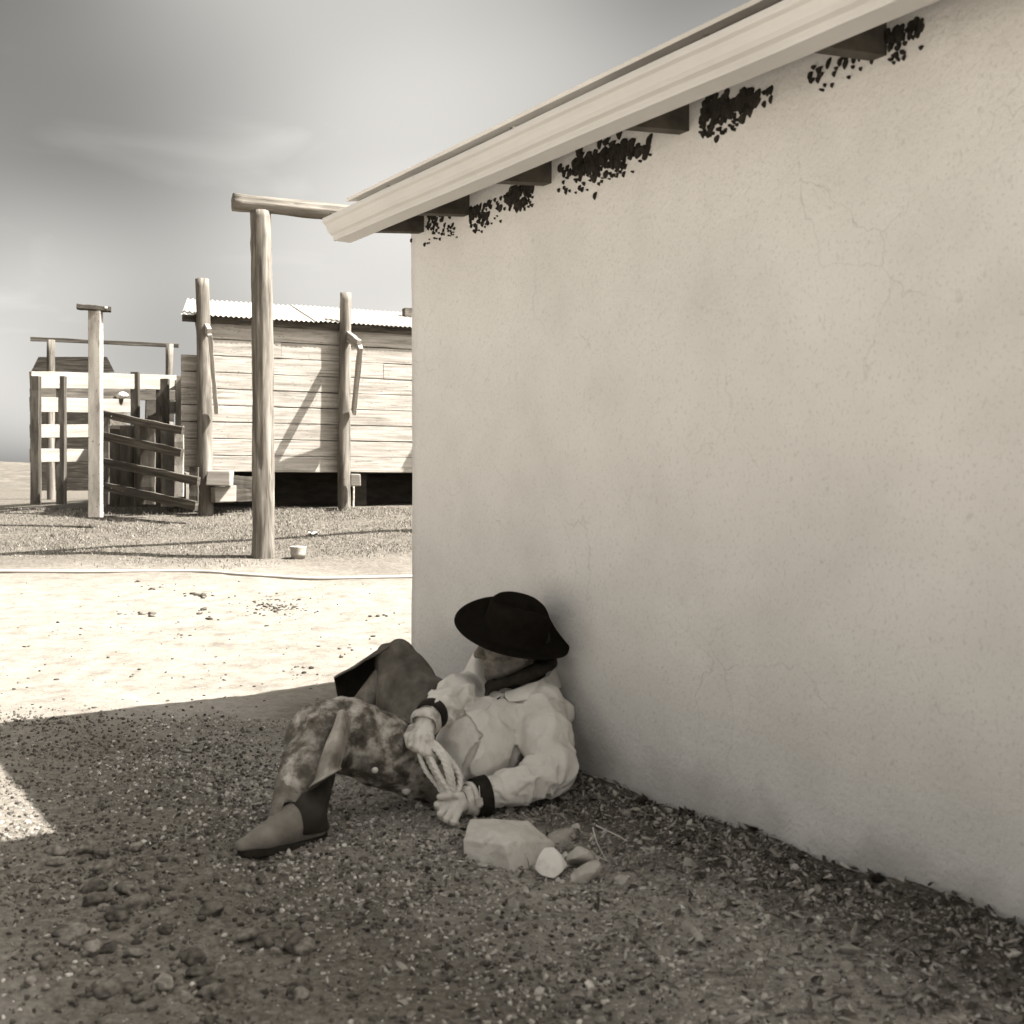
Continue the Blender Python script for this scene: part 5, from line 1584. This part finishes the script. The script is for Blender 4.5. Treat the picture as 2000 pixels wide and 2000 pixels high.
# small weeds and dead grass in the litter
def blades(name, x, y, h, w, m, lean=.6, segs=2):
    n = len(x)
    an = nrng.uniform(0, 2*np.pi, n); la_ = nrng.uniform(0, lean, n) * h; ld = nrng.uniform(0, 2*np.pi, n)
    z = ground_z(x, y, False) - .004
    ax_, ay = np.cos(an) * w, np.sin(an) * w
    lx, ly = np.cos(ld) * la_, np.sin(ld) * la_
    P = np.stack([np.stack([x - ax_, y - ay, z], 1), np.stack([x + ax_, y + ay, z], 1),
                  np.stack([x + ax_*.7 + lx*.35, y + ay*.7 + ly*.35, z + h*.6], 1), np.stack([x - ax_*.7 + lx*.35, y - ay*.7 + ly*.35, z + h*.6], 1),
                  np.stack([x + lx, y + ly, z + h], 1)], 1)
    b0 = np.arange(n) * 5
    Fq = np.concatenate([np.stack([b0, b0+1, b0+2], 1), np.stack([b0, b0+2, b0+3], 1), np.stack([b0+3, b0+2, b0+4], 1)])
    return np_mesh(name, P.reshape(-1, 3), Fq, m, None, False)
N = 2600
x = nrng.uniform(-.2, 1.3, N); y = nrng.uniform(2.0, 4.0, N); d = wall_dist(x, y)
x, y = keep(x, y, np.where(d > .01, np.exp(-d / .30) * sstep(-.2, .35, vnoise(x, y, 4.5, 61)), 0))
wd = blades('dead_grass', x, y, nrng.uniform(.012, .05, len(x)), .0011, island_mat('dead_grass_blade', [(0, .05), (.5, .14), (1, .38)]), 1.2)
tag(wd, 'sparse dead grass blades in the litter by the wall', 'grass', None, 'stuff')
# short turf by the pens
N = 60000
x = nrng.uniform(-6.5, .6, N); y = nrng.uniform(9.6, 14.6, N)
m_ = sstep(10.2, 11.6, y + 1.5 * vnoise(x, y, .7, 71)) * (.35 + .65 * sstep(-.4, .25, vnoise(x, y, 2.4, 72)))
# the shed covers part of it
x, y = keep(x, y, np.clip(m_, 0, 1))
tf = blades('turf', x, y, nrng.uniform(.010, .035, len(x)), .003, island_mat('turf_blade', [(0, .04), (.4, .09), (.75, .17), (1, .28)]), 1.2)
tag(tf, 'thin short turf in front of the plank shed', 'grass', None, 'stuff')
# dark bits of bark and dung on the sunlit dust
bx, by, bs_ = [], [], []
r = random.Random(9)
def bits(n, cx, cy, sx, sy, s0, s1):
    for _ in range(n):
        px, py = r.gauss(cx, sx), r.gauss(cy, sy)
        if not (1095 < py < 1400): continue
        h = ground_hit(px, py); bx.append(h.x); by.append(h.y); bs_.append(r.uniform(s0, s1) * (1 if r.random() < .35 else .55))
bits(200, 535, 1185, 38, 12, .006, .017); bits(14, 310, 1145, 22, 7, .01, .025); bits(16, 390, 1165, 22, 5, .01, .03); bits(10, 275, 1200, 18, 4, .01, .03); bits(12, 398, 1200, 8, 5, .012, .03)
bits(7, 590, 1312, 14, 6, .008, .02); bits(6, 670, 1278, 10, 5, .008, .018); bits(5, 742, 1205, 14, 3, .01, .02); bits(6, 355, 1245, 8, 3, .008, .02)
for _ in range(240):
    px, py = r.uniform(-20, 800), 1135 + 255 * r.random() ** .8
    h = ground_hit(px, py); bx.append(h.x); by.append(h.y); bs_.append(r.uniform(.004, .013) * (1 if r.random() < .3 else .6))
db = lumps('yard_debris', bx, by, bs_, island_mat('bark_bits', [(0, .03), (.6, .07), (1, .15)]), 1, .6, .8)
tag(db, 'dark bits of bark and dung scattered over the sunlit dust', 'debris', None, 'stuff')

# ------------------------------------------------------------------ rocks beside the glove
sandst = mat('sandstone', [(.3, .46), (.5, .56), (.7, .63)], (9, 9, 9), 6, .95, layers=[((22, 22, 22), .58, .72, .20, .45, 5), ((4, 4, 4), .55, .75, .26, .4, 4)], bumps=[((70, 70, 70), .5, .004, 5), ((18, 18, 18), .3, .01, 4)], rand=False)
greyst = mat('grey_stone', [(.3, .32), (.5, .42), (.7, .52)], (9, 9, 9), 6, .95, layers=[((16, 16, 16), .55, .7, .14, .5, 5)], bumps=[((60, 60, 60), .5, .004, 5)])
palest = mat('pale_stone', [(.3, .60), (.7, .72)], (9, 9, 9), 6, .9, layers=[((20, 20, 20), .58, .72, .30, .5, 5)], bumps=[((60, 60, 60), .4, .004, 5)])
def hull_rock(name, pts, m, label, seed=1, cuts=3, amp=.004, bev=.004):
    bm = bmesh.new()
    P = [Vector(p) for p in pts]
    c = sum(P, Vector()) / len(P)
    for p in P: bm.verts.new(p - c)
    res = bmesh.ops.convex_hull(bm, input=bm.verts[:])
    bmesh.ops.delete(bm, geom=[g for g in res['geom_interior'] if isinstance(g, bmesh.types.BMVert)], context='VERTS')
    bmesh.ops.recalc_face_normals(bm, faces=bm.faces[:])
    bmesh.ops.dissolve_limit(bm, angle_limit=.12, verts=bm.verts[:], edges=bm.edges[:])
    bmesh.ops.bevel(bm, geom=bm.edges[:], offset=bev, segments=2, affect='EDGES', profile=.55)
    bmesh.ops.triangulate(bm, faces=bm.faces[:])
    bmesh.ops.subdivide_edges(bm, edges=[e for e in bm.edges if e.calc_length() > .012], cuts=cuts, use_grid_fill=True)
    bmesh.ops.triangulate(bm, faces=bm.faces[:])
    bm.normal_update()
    for v_ in bm.verts:
        d_ = amp * mnoise.noise(v_.co * 24 + Vector((seed, 2 * seed, 0))) + amp * .5 * mnoise.noise(v_.co * 70 + Vector((seed, 0, seed)))
        v_.co += v_.normal * d_
    me = bpy.data.meshes.new(name); bm.to_mesh(me); bm.free(); me.materials.append(m)
    ob = bpy.data.objects.new(name, me); col.objects.link(ob); ob.location = c
    return tag(ob, label, 'rock', 'rocks beside the near glove')
hull_rock('rock', [at(908, 1688, 3.04), at(957, 1704, 2.985), at(998, 1712, 2.945), at(1058, 1706, 2.985), at(905, 1640, 3.06), at(918, 1600, 3.16), at(980, 1600, 3.20), at(1032, 1604, 3.22),
                   at(1062, 1630, 3.20), at(1080, 1646, 3.10), at(1030, 1644, 2.985), at(1016, 1634, 2.985), at(965, 1622, 3.03), at(985, 1650, 2.955), at(1088, 1690, 3.08), at(1090, 1680, 3.18), at(912, 1670, 3.2)],
          sandst, 'largest rock, a squarish pale sandstone block just below the gloved hand', 2, 3, .0038, .003)
hull_rock('rock', [at(1066, 1632, 3.22), at(1090, 1618, 3.26), at(1120, 1616, 3.25), at(1130, 1640, 3.22), at(1132, 1662, 3.18), at(1100, 1668, 3.13), at(1075, 1660, 3.14), at(1130, 1665, 3.3), at(1070, 1660, 3.3), at(1100, 1636, 3.13)],
          greyst, 'grey cracked rock behind the pale ones, right end of the sandstone block', 3, 2, .0025, .003)
hull_rock('rock', [at(1044, 1696, 2.90), at(1052, 1672, 2.91), at(1064, 1655, 2.94), at(1082, 1654, 2.94), at(1096, 1666, 2.92), at(1108, 1690, 2.92), at(1100, 1700, 2.89), at(1082, 1716, 2.87), at(1056, 1710, 2.88), at(1075, 1716, 3.0), at(1100, 1700, 3.0), at(1055, 1700, 3.0)],
          palest, 'small whitish angular rock leaning on the sandstone block', 4, 2, .002, .003)
def random_hull(c, sx, sy, sz, rz, ry, seed, n=22):
    r_ = random.Random(seed)
    M = Matrix.Translation(c) @ Matrix.Rotation(rz, 4, 'Z') @ Matrix.Rotation(ry, 4, 'Y')
    out = []
    for _ in range(n):
        v_ = Vector((r_.gauss(0, 1), r_.gauss(0, 1), r_.gauss(0, 1))).normalized() * r_.uniform(.86, 1.08)
        out.append(M @ Vector((v_.x * sx, v_.y * sy, v_.z * sz)))
    return out
hull_rock('rock', random_hull(at(1132, 1677, 2.98), .042, .036, .029, .3, -.1, 5), greyst, 'rounded grey rock resting on the rock at the far right of the pile', 5, 2, .0022, .005)
hull_rock('rock', random_hull(at(1140, 1708, 2.89), .054, .036, .027, .2, -.55, 8), greyst, 'slanting oval rock, lowest and rightmost of the pile', 6, 2, .0022, .005)
twig = mat('dry_stem', [(.3, .40), (.7, .52)], (20, 20, 20), 3, .9)
for k, (pts, lab) in enumerate((
    ([(1164, 1612, 3.02), (1185, 1622, 2.99), (1210, 1634, 2.96), (1226, 1644, 2.94)], 'pale dry stem slanting down right of the rocks, longest of the three'),
    ([(1158, 1616, 3.05), (1164, 1640, 3.02), (1174, 1662, 3.0), (1184, 1680, 2.98)], 'thin upright dry stem just right of the rock pile'),
    ([(1155, 1662, 3.0), (1166, 1672, 2.97), (1182, 1680, 2.95), (1192, 1684, 2.95)], 'short curved dry stem touching the rounded grey rock'))):
    P = [at(*p) for p in pts]
    for p in P: p.z = max(p.z, gz(p.x, p.y) + .006)
    ob = tube('dry_stem', P, .0022, twig, None, 6, 6, r_end=.001)
    tag(ob, lab, 'stem', 'dry stems beside the rocks')

# low leafy weeds rooted at the foot of the wall
weedm = island_mat('weed_leaf', [(0, .03), (.5, .06), (1, .13)], .8, 40, .15, .3)
wpos = [(1262, 1572, 'first one right of the man'), (1345, 1592, 'second one right of the man'), (1478, 1622, 'third one right of the man'), (1600, 1668, 'fourth one right of the man'), (1716, 1722, 'last one, farthest right of the man')]
for k, (px, py, wh) in enumerate(wpos):
    g_ = ground_hit(px, py); r_ = random.Random(100 + k)
    V, Fc = [], []
    for q in range(26):
        an = r_.uniform(0, 6.28); ln = r_.uniform(.018, .05); el = r_.uniform(.15, 1.1); w_ = ln * r_.uniform(.16, .30)
        d_ = Vector((math.cos(an) * math.cos(el), math.sin(an) * math.cos(el), math.sin(el))); sd_ = Vector((-math.sin(an), math.cos(an), 0))
        b_ = g_ + Vector((r_.gauss(0, .012), r_.gauss(0, .012), -.004))
        o_ = len(V)
        V += [b_, b_ + d_ * ln * .45 + sd_ * w_, b_ + d_ * ln - Vector((0, 0, ln * .25)), b_ + d_ * ln * .45 - sd_ * w_, b_ + d_ * ln * .5 + Vector((0, 0, -w_ * .4))]
        Fc += [(o_, o_ + 1, o_ + 4), (o_ + 1, o_ + 2, o_ + 4), (o_ + 2, o_ + 3, o_ + 4), (o_ + 3, o_, o_ + 4)]
    ob = mk('weed', V, Fc, weedm, None, True, loc=g_)
    tag(ob, 'small dark leafy weed at the wall foot, ' + wh, 'weed', 'weeds along the wall foot')
